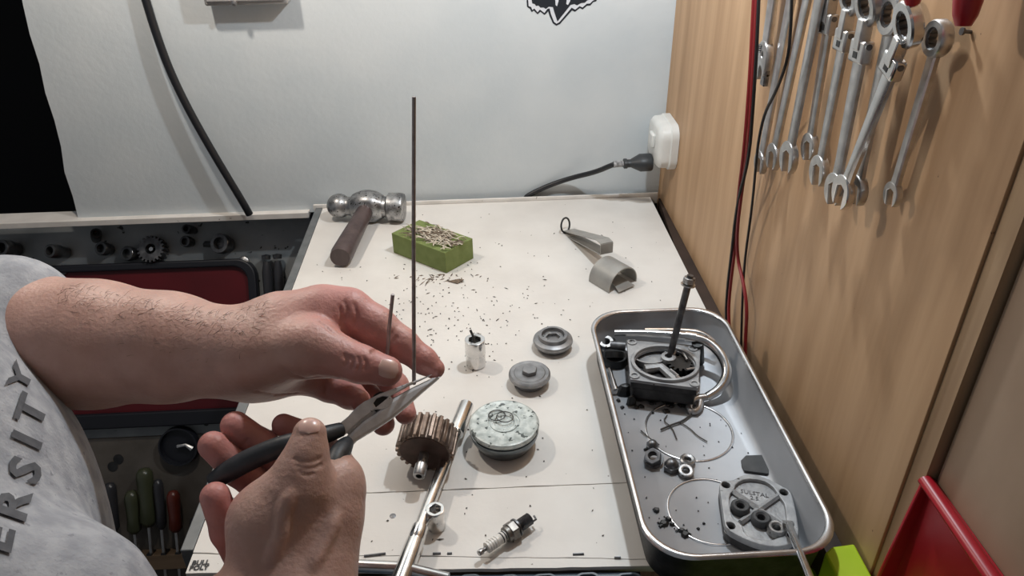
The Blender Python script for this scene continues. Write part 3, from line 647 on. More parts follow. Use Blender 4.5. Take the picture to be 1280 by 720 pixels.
nut(857, 592, .0082, .004, 'thick_washer', 'thick steel washer just behind the lower stamped ring', 'steel_worn', tilt=Matrix.Translation((0, 0, .0018)) @ Matrix.Rotation(.2, 4, 'X'))
# --- rubber patch
q = [bz(u, v, TF+.0005) for u, v in ((926, 577), (932, 571), (957, 570), (962, 584), (960, 594), (930, 590), (927, 584))]
n = len(q); tag(MB().add(q+[p+Vector((0, 0, .0022)) for p in q], [tuple(range(n)), tuple(range(2*n-1, n-1, -1))]+[(i, (i+1) % n, n+(i+1) % n, n+i) for i in range(n)]).build('rubber_patch', 'rubber_grey', bevel=.0004), 'flat dark grey rubber patch behind the cover plate', 'patch')
# --- twisted wire scraps
W_ = [[(826, 537), (842, 530), (852, 527), (866, 517), (876, 508)], [(848, 527), (862, 535), (872, 545), (884, 552)], [(834, 519), (829, 526), (840, 534), (846, 549)], [(801, 538), (812, 548), (824, 556)]]
for i, (w, lab) in enumerate(zip(W_, ('dark twisted wire scrap running from the lever hook', 'thin wire scrap pointing at the rubber patch', 'short bent wire scrap crossing inside the stamped ring', 'fine hair of wire beside the acorn nut'))):
    tag(MB().tube([bz(u, v, TF+.0014+.0007*(i == 0)) for u, v in w], .0011 if i < 1 else .0007, 6, smooth=1).build('wire_scrap', 'wire_dark'), lab, 'wire')
# --- oily crumbs in the tray
s = MB(); R_ = random.Random(11)
spots = [(821, 638, .004), (829, 654, .0055), (836, 649, .004), (840, 655, .003), (856, 668, .006), (852, 663, .004), (808, 562, .003)]
spots += [(R_.gauss(840, 12), R_.gauss(655, 8), R_.uniform(.001, .0022)) for _ in range(14)]+[(R_.uniform(775, 950), R_.uniform(515, 660), R_.uniform(.0006, .0012)) for _ in range(46)]+[(R_.uniform(770, 870), R_.gauss(503, 7), R_.uniform(.0015, .0045)) for _ in range(40)]
for u, v, r in spots:
    p = bz(u, v, TF+.0002)
    if p.x < TX0+.022: continue
    n = 7; L0 = [r*R_.uniform(.6, 1.15) for _ in range(n)]
    s.add([p+Vector((L0[i]*math.cos(6.283*i/n), L0[i]*math.sin(6.283*i/n), 0)) for i in range(n)]+[p+Vector((.5*L0[i]*math.cos(6.283*i/n), .5*L0[i]*math.sin(6.283*i/n), min(r*.7, .002))) for i in range(n)], [tuple(range(n-1, -1, -1)), tuple(range(n, 2*n))]+[(i, (i+1) % n, n+(i+1) % n, n+i) for i in range(n)])
tag(s.build('oily_crumbs', 'black_oily', angle=10), 'black oily crumbs scattered on the tray floor', 'debris', kind='stuff')

# --- screwdriver resting over the tray edge
t = thing('screwdriver', 'flat blade screwdriver with bright shaft resting over the tray rim', 'screwdriver', bz(985, 650, TF))
a = bz(984, 651, .028); b = wy(1009, 716, 0.408)
b.z = max(b.z, B+H+.006); b = onplane(1008, 712, (0, 0, B+H+.009), Vector((0, 0, 1)))
d = (b-a).normalized(); M = frame(a, d); Ls = (b-a).length+.045
MB().lathe([(0, 0.008), (.0033, .008), (.0036, .012), (.0036, Ls), (0, Ls)], M, 14).build('shaft', 'chrome', t)
MB().loft([[tuple(M @ Vector(p)) for p in ((-.0045, -.0005, 0), (.0045, -.0005, 0), (.0045, .0005, 0), (-.0045, .0005, 0))], [tuple(M @ Vector(p)) for p in ((-.0052, -.0014, .007), (.0052, -.0014, .007), (.0052, .0014, .007), (-.0052, .0014, .007))], [tuple(M @ Vector(p)) for p in ((-.0026, -.0026, .014), (.0026, -.0026, .014), (.0026, .0026, .014), (-.0026, .0026, .014))]]).build('blade', 'satin_chrome', t)
MB().lathe([(.004, Ls-.002), (.009, Ls), (.013, Ls+.02), (.013, Ls+.085), (.009, Ls+.095), (0, Ls+.097)], M, 16).build('handle', 'driver_dark', t)

# ================================================================== RIGHT FOREGROUND
# lime folded cloth, red hopper bin
lz = 0.845; UZ = Vector((0, 0, 1))
def slab(pts, z0, z1):
    k = len(pts); return MB().add([Vector((p.x, p.y, z0)) for p in pts]+[Vector((p.x, p.y, z1)) for p in pts], [tuple(range(k)), tuple(range(2*k-1, k-1, -1))]+[(i, (i+1) % k, k+(i+1) % k, k+i) for i in range(k)])
t = thing('folded_vest', 'fluorescent lime folded vest stacked beside the steel tray', 'cloth', (.29, .38, lz-.026))
lu = [onplane(u, v, (0, 0, .922), UZ) for u, v in ((1031, 691), (1040, 683), (1072, 679), (1080, 688), (1090, 706))]
lu = [Vector((min(p.x, XW-.002), p.y, p.z)) for p in lu]; lu += [Vector((XW-.002, .30, .922)), Vector((lu[0].x+.004, .30, .922))]
slab(lu, lz+.0005, .922).build('upper_fold', 'lime_cloth', t, bevel=.002)
ll = [onplane(u, v, (0, 0, lz), UZ) for u, v in ((842, 712), (1006, 709))]
ll += [Vector((XW-.002, ll[1].y, lz)), Vector((XW-.002, .30, lz)), Vector((ll[0].x, .30, lz))]
slab(ll, lz-.026, lz).build('lower_fold', 'lime_cloth', t, bevel=.003)
ct = thing('black_stand', 'black wooden stand carrying the lime folded vest', 'stand', (.25, .37, 0))
MB().box((.13, .29, lz-.05), (XW+.004, .455, lz-.0265)).build('shelf', 'case_black', ct)
for x in (.135, XW-.03):
    MB().box((x, .30, 0), (x+.025, .325, lz-.05)).build('leg', 'case_black', ct)
def make_bin():
    ap = wx(1162, 597, XW+.006); Y1 = ap.y; Z1 = ap.z; X1 = XW+.0095
    t = thing('hopper_bin', 'red plastic hopper bin fixed to the brown wall panel', 'bin', (X1, Y1-.12, Z1-.2))
    Y0 = Y1-.26; D = .019; Zb = Z1-.16; th = .0035
    def pan(p, nrm):
        nn = Vector(nrm).normalized()*th; k = len(p); return MB().add(p+[q+nn for q in p], [tuple(range(k)), tuple(range(2*k-1, k-1, -1))]+[(i, (i+1) % k, k+(i+1) % k, k+i) for i in range(k)])
    V = Vector
    pan([V((X1, Y0, Zb)), V((X1, Y1, Zb)), V((X1, Y1, Z1)), V((X1, Y0, Z1))], (-1, 0, 0)).build('back_panel', 'bin_red', t, bevel=.001)
    for y, s in ((Y1, -1), (Y0, 1)):
        pan([V((X1, y, Zb)), V((X1-D, y, Zb)), V((X1-D, y, Zb+.03)), V((X1-.010, y, Z1-.006)), V((X1-.006, y, Z1)), V((X1, y, Z1))], (0, s, 0)).build('side_panel', 'bin_red', t, bevel=.001)
    pan([V((X1-D, Y0, Zb)), V((X1-D, Y1, Zb)), V((X1-D, Y1, Zb+.03)), V((X1-D, Y0, Zb+.03))], (1, 0, 0)).build('front_lip', 'bin_red', t, bevel=.001)
    pan([V((X1, Y0, Zb)), V((X1-D, Y0, Zb)), V((X1-D, Y1, Zb)), V((X1, Y1, Zb))], (0, 0, 1)).build('base', 'bin_red', t)
    MB().tube([V((X1-.008, Y1-.002, Z1)), V((X1-.009, (Y0+Y1)/2, Z1-.001)), V((X1-.008, Y0, Z1))], [.0058, .0058, .0058], 12, flat=.75, up=(1, 0, 0)).build('rolled_rim', 'bin_red', t)
make_bin()

# ================================================================== ON THE WHITE WALL
# hanging black cable, standing a little off the wall
YC = YW-.026
pts = [wy(u, v, YW-l) for u, v, l in ((150, -420, .008), (150, -260, .008), (153, -140, .008), (165, -60, .009), (182, 0, .012), (196, 45, .016), (212, 88, .019), (232, 130, .022), (254, 170, .025), (278, 211, .028), (303, 252, .030), (312, 268, .028))]
tag(MB().tube(pts, .0066, 12, smooth=2).build('hanging_cable', 'cable_black'), 'thick black cable hanging in a curve across the white wall', 'cable')
# surface box
a, b = wy(256, 8, YW-.03), wy(361, 8, YW-.03)
t = thing('surface_box', 'grey metal surface box fixed to the white wall', 'electrical box', ((a.x+b.x)/2, YW, a.z))
MB().box((a.x, YW-.030, a.z), (b.x, YW-.0005, a.z+.075)).build('body', 'box_grey', t, bevel=.003)
MB().box((a.x+.004, YW-.034, a.z+.006), (b.x-.004, YW-.029, a.z+.070)).build('cover', 'box_grey', t, bevel=.002)
c = wy(293, 4, YW-.034); MB().lathe([(0, .003), (.004, .002), (.0045, 0)], frame(c, (0, -1, 0)), 14).build('screw', 'satin_chrome', t)
# animal head sticker (only its lower half is below the top of the frame)
def decal():
    g = lambda x, y: (lambda p: (p.x, p.z))(wy(640+x/10.667, y/10.667, YW))
    outl = [(200, -160), (195, 0), (200, 90), (240, 118), (262, 160), (292, 140), (340, 190), (378, 155), (435, 200), (482, 150), (500, 210), (545, 310), (590, 342), (640, 318), (700, 250), (800, 138), (840, 155), (905, 105), (940, 125), (1000, 75), (1045, 72), (1085, 25), (1120, 18), (1150, -30), (1170, -160), (900, -240), (660, -200), (420, -240)]
    white = [(222, -150), (215, 0), (222, 80), (255, 92), (270, 132), (298, 112), (340, 162), (372, 125), (432, 172), (470, 118), (500, 110), (520, 190), (560, 290), (592, 314), (630, 295), (690, 225), (795, 100), (842, 128), (900, 80), (940, 98), (995, 48), (1040, 45), (1080, 5), (1105, -5), (1130, -50), (1150, -150), (900, -215), (660, -180), (420, -215)]
    dark = [(275, -140), (262, 0), (270, 45), (300, 50), (320, 78), (352, 72), (378, 100), (420, 98), (450, 118), (490, 88), (545, 92), (560, 150), (605, 285), (660, 215), (780, 65), (830, 52), (865, 70), (920, 40), (970, 35), (1000, 5), (1060, -20), (1090, -130), (900, -190), (660, -160), (420, -190)]
    t = thing('wall_sticker', 'black and white animal head sticker on the white wall', 'sticker', (wy(700, 0, YW).x, YW, wy(700, 0, YW).z))
    def layer(pts, d0, d1, nm, mt):
        me = shape2d([[g(*p) for p in pts]], d1-d0); M = Matrix(((1, 0, 0, 0), (0, 0, -1, YW-d0), (0, 1, 0, 0), (0, 0, 0, 1)))
        MB().mesh(me, M).build(nm, mt, t)
    layer(outl, .0001, .0005, 'outline', 'decal_dark'); layer(white, .0005, .0008, 'white_band', 'decal_white'); layer(dark, .0008, .0011, 'face', 'decal_dark')
    for pl in ([(572, -60), (580, 65), (600, 82), (620, 10), (615, -60)], [(735, -60), (722, 50), (745, 65), (775, 10), (780, -60)]):
        layer(pl, .0011, .0013, 'nose_stripe', 'decal_white')
decal()

# ================================================================== ON THE PLYWOOD WALL
# power outlet, plug and cord
def outlet():
    z0, z1 = wx(832, 222, XW-.030).z, wx(835, 141, XW-.012).z
    y1, y0 = YW-.012, YW-.012-.118
    y0 = wx(846, 190, XW-.003).y; y1 = YW-.012; z0 -= .013; z1 -= .011
    t = thing('power_outlet', 'white plastic power outlet on plywood wall in the corner', 'outlet', (XW, (y0+y1)/2, (z0+z1)/2))
    lv = []
    for x, d, r in ((XW-.0005, 0, .022), (XW-.012, 0, .022), (XW-.014, .002, .021), (XW-.026, .003, .020), (XW-.031, .007, .017), (XW-.033, .012, .013)):
        lv.append([(x, y, z) for y, z in rrect(y0+d, z0+d, y1-d, z1-d, r)])
    MB().loft(lv).build('body', 'plastic_white', t, angle=35)
    zc = wx(812, 206, XW-.045).z-.010; yc = (y0+y1)/2-.004
    MB().box((XW-.039, yc-.012, z1-.045), (XW-.0325, yc+.012, z1-.022)).build('switch', 'plastic_white', t, bevel=.002)
    t2 = thing('power_plug', 'dark grey plug pushed into the white outlet', 'plug', (XW-.05, yc, zc))
    Mx = frame((XW-.0335, yc, zc), (-1, 0, -.03))
    MB().lathe([(0, 0), (.017, 0), (.0185, .002), (.0185, .020), (.016, .024), (.010, .034), (.0085, .036), (.0085, .042), (.0105, .043), (.0105, .048), (.008, .049), (0, .049)], Mx, 24, sx=1.0, sy=.8).build('body', 'plug_grey', t2, angle=40)
    s = Mx @ Vector((0, 0, .048)); s2 = Mx @ Vector((0, 0, .066))
    MB().tube([s, s2], [.0055, .0060], 10).build('worn_sleeve', 'cable_worn', t2)
    P = [s2-Vector((-.004, 0, 0)), s2, wy(745, 215, yc*.6+1.2695*.4), wy(715, 222, 1.262), wy(688, 231, 1.2695), wy(664, 242, 1.2695), wy(655, 248, 1.2695)]
    P.append(Vector((P[-1].x-.01, 1.2695, P[-1].z-.05)))
    MB().tube(P, .0046, 10, smooth=2).build('cord', 'cable_black', t2, label='black cord dropping behind the bench')
outlet()

# spanners hanging on the plywood
def spanner(top, bot, lift, ring_r, width, name, label, flex=None, jaw=1.0, mt='satin_chrome', ring=True, jr=None):
    X = XW-lift; T, Bo = wx(*top, X), wx(*bot, X); ax = (T-Bo); L = ax.length; ax.normalize()
    ring_r *= 1.12; width *= 1.28; jr = (jr or width)*1.2
    nrm = Vector((-1, 0, 0)); nrm = (nrm-ax*nrm.dot(ax)).normalized(); e2 = nrm.cross(ax)
    M = Matrix(((ax.x, e2.x, nrm.x, Bo.x), (ax.y, e2.y, nrm.y, Bo.y), (ax.z, e2.z, nrm.z, Bo.z), (0, 0, 0, 1)))
    t = thing(name, label, 'spanner', Bo, 'spanners hanging on the plywood wall'); th = .0050
    rj = jr or width*1.15
    Ls = L-(ring_r*.9 if not flex else flex)
    prof = [(rj*.6, width*.46), (rj*1.6, width*.40), (Ls*.5, width*.43), (Ls, width*.50)]
    loops = []
    for x, hw in prof:
        loops.append([tuple(M @ Vector((x, y, z))) for y, z in ((-hw, -th*.30), (-hw*.7, -th*.5), (hw*.7, -th*.5), (hw, -th*.30), (hw, th*.30), (hw*.7, th*.5), (-hw*.7, th*.5), (-hw, th*.30))])
    MB().loft(loops).build('shank', mt, t, angle=30)
    # open jaw, tilted 15 degrees
    a0 = math.radians(15); sl = rj*.46; pts = []
    dx, dy = -math.cos(a0), -math.sin(a0); nx, ny = -dy, dx
    st = math.asin(min(.95, sl/rj))
    for i in range(21):
        a = math.pi+a0+st+(2*math.pi-2*st)*i/20; pts.append((rj*math.cos(a), rj*math.sin(a)))
    bx_, by_ = -dx*rj*.25, -dy*rj*.25
    e_end, e_st = pts[-1], pts[0]
    pts += [(bx_+nx*sl, by_+ny*sl), (bx_-dx*rj*.18, by_-dy*rj*.18), (bx_-nx*sl, by_-ny*sl)]
    # keep the slot walls on matching sides
    def d2(p, q): return (p[0]-q[0])**2+(p[1]-q[1])**2
    if d2(pts[-3], e_end) > d2(pts[-1], e_end): pts[-3], pts[-1] = pts[-1], pts[-3]
    MB().mesh(shape2d([pts], .0068*jaw, .0008), M @ Matrix.Translation((0, 0, -.0034*jaw))).build('open_jaw', mt, t, angle=40)
    if ring:
        R = ring_r; tilt = Matrix.Rotation(-.25 if flex else 0, 4, 'Y'); Mr = M @ Matrix.Translation((L, 0, .001)) @ tilt
        rh = MB().lathe([(R*.60, -.0045), (R*.93, -.0045), (R, -.003), (R, .003), (R*.93, .0045), (R*.60, .0045)], Mr, 30, True); rh = rh.build('ring_head', mt, t, angle=35)
        lp = []
        for i in range(24): a = 2*math.pi*i/24; r_ = R*(.52 if i % 2 else .44); lp.append((r_*math.cos(a), r_*math.sin(a)))
        MB().mesh(shape2d([circ(0, 0, R*.66, 24), lp], .0060), Mr @ Matrix.Translation((0, 0, -.003))).build('ratchet_ring', 'steel_dark', rh)
        if flex:
            w = width*.72; x0, x1 = L-flex-width*.25, L-R*.72
            xm = (x0+x1)/2
            fk = MB().box((x0, -w, -.0042), (xm+.002, w, .0050), M).build('fork', mt, t, bevel=.0018)
            MB().box((xm-.006, -w*.42, -.0035), (x1+R*.1, w*.42, .0060), M).build('hinge_tongue', mt, t, bevel=.001)
            MB().box((x0+.004, -w*.28, .0050), (x0+.009, w*.28, .00535), M).build('slot', 'black_oily', fk)
            MB().lathe([(0, -w*1.06), (.0024, -w*1.06), (.0024, w*1.06), (0, w*1.06)], M @ Matrix.Translation((xm-.002, 0, .0005)) @ Matrix.Rotation(math.pi/2, 4, 'X'), 12).build('hinge_pin', 'steel_dark', fk)
            MB().box((x1-.001, -w*.55, -.0042), (L-R*.6, w*.55, .0050), M).build('neck', mt, t, bevel=.0015)
    return t
S_ = spanner
S_((1174, 48), (1116, 243), .010, .0115, .0085, 'ratchet_spanner', 'slim ratchet spanner hanging alone, nearest the brown wall panel', jaw=.8, jr=.0085)
S_((1137, 30), (1054, 240), .026, .0150, .0120, 'ratchet_spanner', 'flex head ratchet spanner slanting across the front of the bunch', flex=.036, jr=.0125, mt='chrome')
S_((1117, 18), (1071, 238), .016, .0140, .0120, 'ratchet_spanner', 'fixed head ratchet spanner tucked behind the slanting one', jr=.0115)
S_((1088, 6), (1044, 237), .022, .0150, .0130, 'ratchet_spanner', 'flex head ratchet spanner left of the slanting one', flex=.040, jr=.0125)
S_((1066, -4), (1024, 214), .018, .0140, .0120, 'ratchet_spanner', 'flex head ratchet spanner third from the slanting one', flex=.040, jr=.0125)
S_((1044, -22), (1012, 184), .014, .0140, .0115, 'ratchet_spanner', 'flex head ratchet spanner with its jaw raised above the neighbours', flex=.040, jr=.0115)
S_((1036, -60), (986, 197), .022, .0150, .0130, 'combination_spanner', 'large combination spanner beside the raised ratchet spanner', jr=.0140)
S_((1024, -70), (967, 196), .014, .0150, .0125, 'combination_spanner', 'combination spanner with narrow shank in mid bunch', jr=.0125)
S_((1000, -60), (951, 203), .010, .0150, .0150, 'combination_spanner', 'wide flat spanner crossed by the thin black lead', jr=.0115)
# adjustable spanner
def adjustable():
    X = XW-.012; T, Bo = wx(975, -60, X), wx(953, 93, X); ax = (T-Bo); L = ax.length; ax.normalize()
    nrm = Vector((-1, 0, 0)); nrm = (nrm-ax*nrm.dot(ax)).normalized(); e2 = nrm.cross(ax)
    M = Matrix(((ax.x, e2.x, nrm.x, Bo.x), (ax.y, e2.y, nrm.y, Bo.y), (ax.z, e2.z, nrm.z, Bo.z), (0, 0, 0, 1)))
    t = thing('adjustable_spanner', 'small adjustable spanner behind the red and black leads', 'spanner', Bo, 'spanners hanging on the plywood wall')
    MB().mesh(shape2d([[(.03, -.008), (L, -.009), (L+.01, 0), (L, .009), (.03, .008)]], .006, .001), M @ Matrix.Translation((0, 0, -.003))).build('handle', 'satin_chrome', t)
    MB().mesh(shape2d([smooth_loop([(-.004, -.013), (.02, -.017), (.036, -.010), (.036, .010), (.016, .016), (-.008, .012), (-.006, .002), (.010, .002), (.010, -.004)], 1), circ(.022, -.002, .0035, 12)], .0085, .001), M @ Matrix.Translation((0, 0, -.004))).build('head', 'satin_chrome', t)
    MB().mesh(shape2d([[(-.010, -.014), (.010, -.015), (.010, -.005), (-.010, -.003)]], .006, .0008), M @ Matrix.Translation((0, 0, -.003))).build('sliding_jaw', 'steel_worn', t)
    for i in range(4): MB().ring(.0042, .0009, M @ Matrix.Translation((.024+.0022*i, .006, .002)) @ Matrix.Rotation(math.pi/2, 4, 'Y'), 14, 6).build('thumb_wheel', 'steel_dark', t)
adjustable()
# red handles whose tips hang into view
for (u, v), (u2, v2), r, lab in (((1140, 8), (1150, -70), .0075, 'red plastic tool handle above the spanner heads'), ((1205, 28), (1222, -60), .0098, 'red plastic tool handle hanging by itself on plywood')):
    X = XW-.03; a, b = wx(u, v, X), wx(u2, v2, X); d = (b-a).normalized()
    t = thing('plier_handle', lab, 'tool', a); MB().tube([a-d*.002, a+d*.004, a+d*.012, a+(b-a)*.5, b], [r*.55, r*.85, r, r*1.05, r*1.1], 16, flat=.85).build('grip', 'handle_red', t)
    MB().tube([b-d*.004, b+d*.05], [.0045, .004], 10).build('shank', 'satin_chrome', t)
# nail holes and hooks
for u, v in ((1214, 40),):
    p = wx(u, v, XW); tag(MB().lathe([(0, .007), (.0026, .007), (.0026, .0055), (.0013, .005), (.0013, -.004)], frame(p, (-1, 0, .1)), 10).build('nail', 'steel_dark'), 'small nail in the plywood below the lone red handle', 'nail')
# red and black leads
def lead(pts, lift, r, mt, lab):
    P = [wx(u, v, XW-l) for (u, v), l in zip(pts, lift)]
    tag(MB().tube(P, r, 8, smooth=2).build('lead_wire', mt), lab, 'wire')
lead([(952, -330), (948, -40), (944, 40), (940, 110), (936, 180), (927, 240), (921, 290), (922, 325), (929, 352), (934, 385), (932, 420), (931, 470)], [.026, .030, .030, .030, .028, .024, .018, .012, .012, .012, .010, .01], .0022, 'lead_red', 'red lead kinking outward above the tray corner')
lead([(949, -330), (944, -40), (940, 40), (937, 100), (930, 190), (922, 250), (919, 310), (913, 355), (910, 395), (916, 460)], [.022, .026, .026, .026, .024, .02, .014, .010, .008, .008], .0022, 'lead_red', 'red lead hanging straight down behind the tray corner')
lead([(955, -330), (950, -40), (946, 60), (941, 140), (936, 200), (921, 255), (914, 320), (909, 360), (907, 400), (914, 460)], [.030, .036, .036, .034, .030, .024, .016, .012, .010, .008], .0020, 'lead_black', 'black lead twisted with the red leads')
lead([(985, -330), (990, -30), (989, 30), (985, 75), (970, 115), (956, 140), (948, 175), (945, 205), (940, 260), (930, 330), (927, 400), (926, 460)], [.034, .038, .038, .038, .036, .034, .032, .028, .016, .010, .006, .006], .0016, 'lead_black', 'thin black lead crossing in front of the spanners')

# ================================================================== SLOPED TOOL BOARD left of the bench
n_b = Vector((0, -1, .48)).normalized(); p_b = Vector((0, 1.345, .872))
def ob(u, v, lift=0): return onplane(u, v, p_b+n_b*lift, n_b)
dn = Vector((0, -.48, -1)).normalized()         # down the slope
tb = thing('tool_board', 'dark steel tool board sloping below the white shelf edge', 'tool board', (-.65, 1.1, 0))
def bquad(c, nm, mt, th, par, bev=.001):
    k = len(c); return MB().add([p-n_b*.0 for p in c]+[p+n_b*th for p in c], [tuple(range(k)), tuple(range(2*k-1, k-1, -1))]+[(i, (i+1) % k, k+(i+1) % k, k+i) for i in range(k)]).build(nm, mt, par, bevel=bev)
x0, x1 = -1.25, BX0-.02
zt = p_b; lenA = (ob(200, 545)-ob(200, 262)).length; lenB = (ob(200, 760)-ob(200, 262)).length
sl = lambda x, s: Vector((x, p_b.y, p_b.z))+dn*s
bquad([sl(x0, 0), sl(x1, 0), sl(x1, lenA), sl(x0, lenA)], 'steel_panel', 'board_steel', -.01, tb)
bquad([sl(x0, lenA), sl(x1, lenA), sl(x1, lenB), sl(x0, lenB)], 'lower_panel', 'board_brown', -.01, tb)
bquad([sl(x1-.02, 0), sl(x1, 0), sl(x1, lenA), sl(x1-.02, lenA)], 'side_rail', 'case_black', .02, tb)
for x in (x0+.02, x1-.05):
    e = sl(x, lenB-.02)-n_b*.012; MB().box((x, e.y, 0), (x+.04, e.y+.04, e.z)).build('leg', 'bench_under', tb)
# red case panel with black frame
def board_rr(u0, v0, u1, v1, r):
    a, b, c_ = ob(u0, v0), ob(u1, v0), ob(u0, v1)
    return a, b, c_
A = ob(322, 322); xl, xrr = -1.10, A.x; s0 = (A-sl(A.x, 0)).length; s1 = (ob(200, 530)-sl(ob(200, 530).x, 0)).length
MBp = Matrix(((1, 0, n_b.x, 0), (0, -dn.y, n_b.y, p_b.y), (0, -dn.z, n_b.z, p_b.z), (0, 0, 0, 1)))   # local x right, y up slope, z out
rc = thing('red_case', 'dark red plastic tool case with black frame on the tool board', 'case', (xl+.35, 1.2, .4))
rf = MB().mesh(shape2d([rrect(xl, -s1, xrr, -s0, .035), rrect(xl+.02, -s1+.03, xrr-.016, -s0-.014, .028)], .022, .003), MBp).build('frame', 'case_black', rc)
MB().mesh(shape2d([rrect(xl+.018, -s1+.028, xrr-.014, -s0-.012, .029)], .012, .001), MBp).build('red_panel', 'case_red', rc)
for u, v in ((305, 327), (78, 338)):
    p = ob(u, v, .0125); MB().lathe([(0, .006), (.006, .0055), (.010, .003), (.011, 0)], frame(p, n_b), 18).build('screw', 'steel_worn', rf)
# sockets and odd parts on pegs
def peg_socket(u, v, r, h, lab, mt='socket_dark', dr=(-.25, -.8, .55), bore=.62):
    p = ob(u, v, .002); d = Vector(dr).normalized(); t = thing('peg_socket', lab, 'socket', p, 'parts on the tool board'); M = frame(p, d)
    MB().lathe([(0, 0), (r*.8, 0), (r*.85, h*.4), (r, h*.5), (r, h*.96), (r*.95, h), (r*bore, h), (r*bore, h*.6), (0, h*.6)], M, 22).build('body', mt, t, angle=35)
    return t, M
peg_socket(22, 312, .016, .036, 'short dark socket on tool board near the sleeve')
peg_socket(84, 316, .013, .042, 'dark socket with bright square face on tool board')
peg_socket(120, 299, .010, .030, 'narrow tilted socket high on the tool board', dr=(.5, -.6, .8))
peg_socket(138, 312, .013, .026, 'round knob shaped socket beside the narrow tilted one')
peg_socket(168, 318, .014, .022, 'black low socket beside the toothed ring')
peg_socket(239, 303, .011, .020, 'lower of two small round sockets on tool board')
peg_socket(243, 288, .009, .026, 'upper of two small round sockets on tool board')
t, M = peg_socket(285, 306, .019, .030, 'wide dark socket with flat lever on tool board', 'steel_dark')
a, b = ob(282, 306, .012), ob(255, 305, .010); MB().box((-.006, -.004, 0), (.006, .004, (b-a).length), frame(a, b-a)).build('lever', 'socket_dark', t, bevel=.001)
# toothed ring
p = ob(195, 314, .003); t = thing('toothed_ring', 'dark ring gear with bright teeth on the tool board', 'gear', p, 'parts on the tool board')
lp = []
for i in range(20):
    for da, r in ((-.3, .84), (-.2, 1), (.2, 1), (.3, .84)): lp.append((.026*r*math.cos(2*math.pi*(i+da)/20), .026*r*math.sin(2*math.pi*(i+da)/20)))
MB().mesh(shape2d([lp, circ(0, 0, .010, 18)], .022), frame(p, (-.05, -.75, .65))).build('teeth', 'steel_dark', t)
MB().lathe([(0, .02), (.004, .02), (.005, 0)], frame(p, (-.05, -.75, .65)), 12).build('pin', 'chrome', t)
# dark handles hanging at the right end
for i, (u, v) in enumerate(((333, 327), (347, 326))):
    a = ob(u, v, .02); b = a+dn*.15+Vector((.01, 0, 0)); t = thing('hanging_tool', ('dark handled tool hanging against the red case frame', 'dark handled tool hanging between its twin and the bench')[i], 'tool', a, 'dark tools by the red case')
    MB().tube([a, a+dn*.02, a+dn*.08, b], [.006, .0095, .0088, .007], 12).build('handle', 'driver_dark', t)
    MB().lathe([(0, 0), (.008, 0), (.009, .008), (0, .010)], frame(a-dn*.004, -dn), 12).build('cap', 'steel_dark', t)
# round recess and slotted hole in the lower panel
p = ob(226, 556, .0008); t = thing('round_cup', 'dark round cup with a bright bolt inside on the lower board', 'cup', p)
MB().lathe([(0, .004), (.034, .004), (.035, .016), (.038, .016), (.039, 0)], frame(p, n_b), 32).build('body', 'case_black', t)
MB().tube([ob(222, 558, .012), ob(232, 556, .014), ob(240, 561, .012)], [.004, .003, .006], 8).build('bolt', 'satin_chrome', t)
hh = MB()
for u, v in ((141, 583), (148, 574)):
    p = ob(u, v, .0006); hh.lathe([(0, .0), (.010, 0), (.010, .0006), (0, .0008)], frame(p, n_b), 20)
hh.build('slotted_hole', 'black_oily', tb)
# wooden rack with screwdrivers
ra, rb = ob(100, 690), ob(262, 690); s_r = (ob(200, 686)-sl(ob(200, 686).x, 0)).length; s_r2 = (ob(200, 712)-sl(ob(200, 712).x, 0)).length
rk = thing('screwdriver_rack', 'wooden rail with notches holding screwdrivers on the lower board', 'rack', (ra.x, ra.y, ra.z-.03))
for i, s in enumerate((s_r, s_r+.075)):
    Mx = MBp @ Matrix.Translation((0, -s, 0.0004)); rl = MB().box((-1.15, -.030, 0), (x1-.004, 0, .030), Mx).build('rail', 'rack_wood', rk, bevel=.001)
    for j in range(26):
        xx = -1.05+j*.028
        if xx > x1-.01: break
        MB().box((xx, .0002, .008), (xx+.010, .0032, .0302), Mx).build('notch', 'black_oily', rl)
for u, v, rr, mt, lab in ((137, 604, .012, 'driver_dark', 'screwdriver with black handle nearest the sweatshirt'), (164, 614, .014, 'driver_green', 'screwdriver with short olive handle'), (180, 586, .016, 'driver_green', 'screwdriver with long thick olive handle'), (197, 600, .010, 'driver_dark', 'slim dark handled screwdriver behind the olive one'), (216, 614, .013, 'driver_red', 'screwdriver with dark red handle in the wooden rack'), (243, 648, .011, 'driver_dark', 'short dark screwdriver at the end of the rack')):
    a = ob(u, v, .024); sa = (ob(u, v)-sl(ob(u, v).x, 0)).length; hl = (s_r-sa)*.70
    t = thing('screwdriver', lab, 'screwdriver', a, 'screwdrivers in the wooden rack'); M = frame(a, dn)
    MB().lathe([(0, -.002), (rr*.6, 0), (rr*.95, .008), (rr, .02), (rr*.85, hl*.6), (rr, hl*.9), (rr*.5, hl), (0, hl)], M, 10).build('handle', mt, t, angle=60)
    MB().lathe([(0, hl-.002), (.0035, hl-.002), (.0035, s_r-sa+.06), (0, s_r-sa+.062)], M, 8).build('shaft', 'satin_chrome', t)

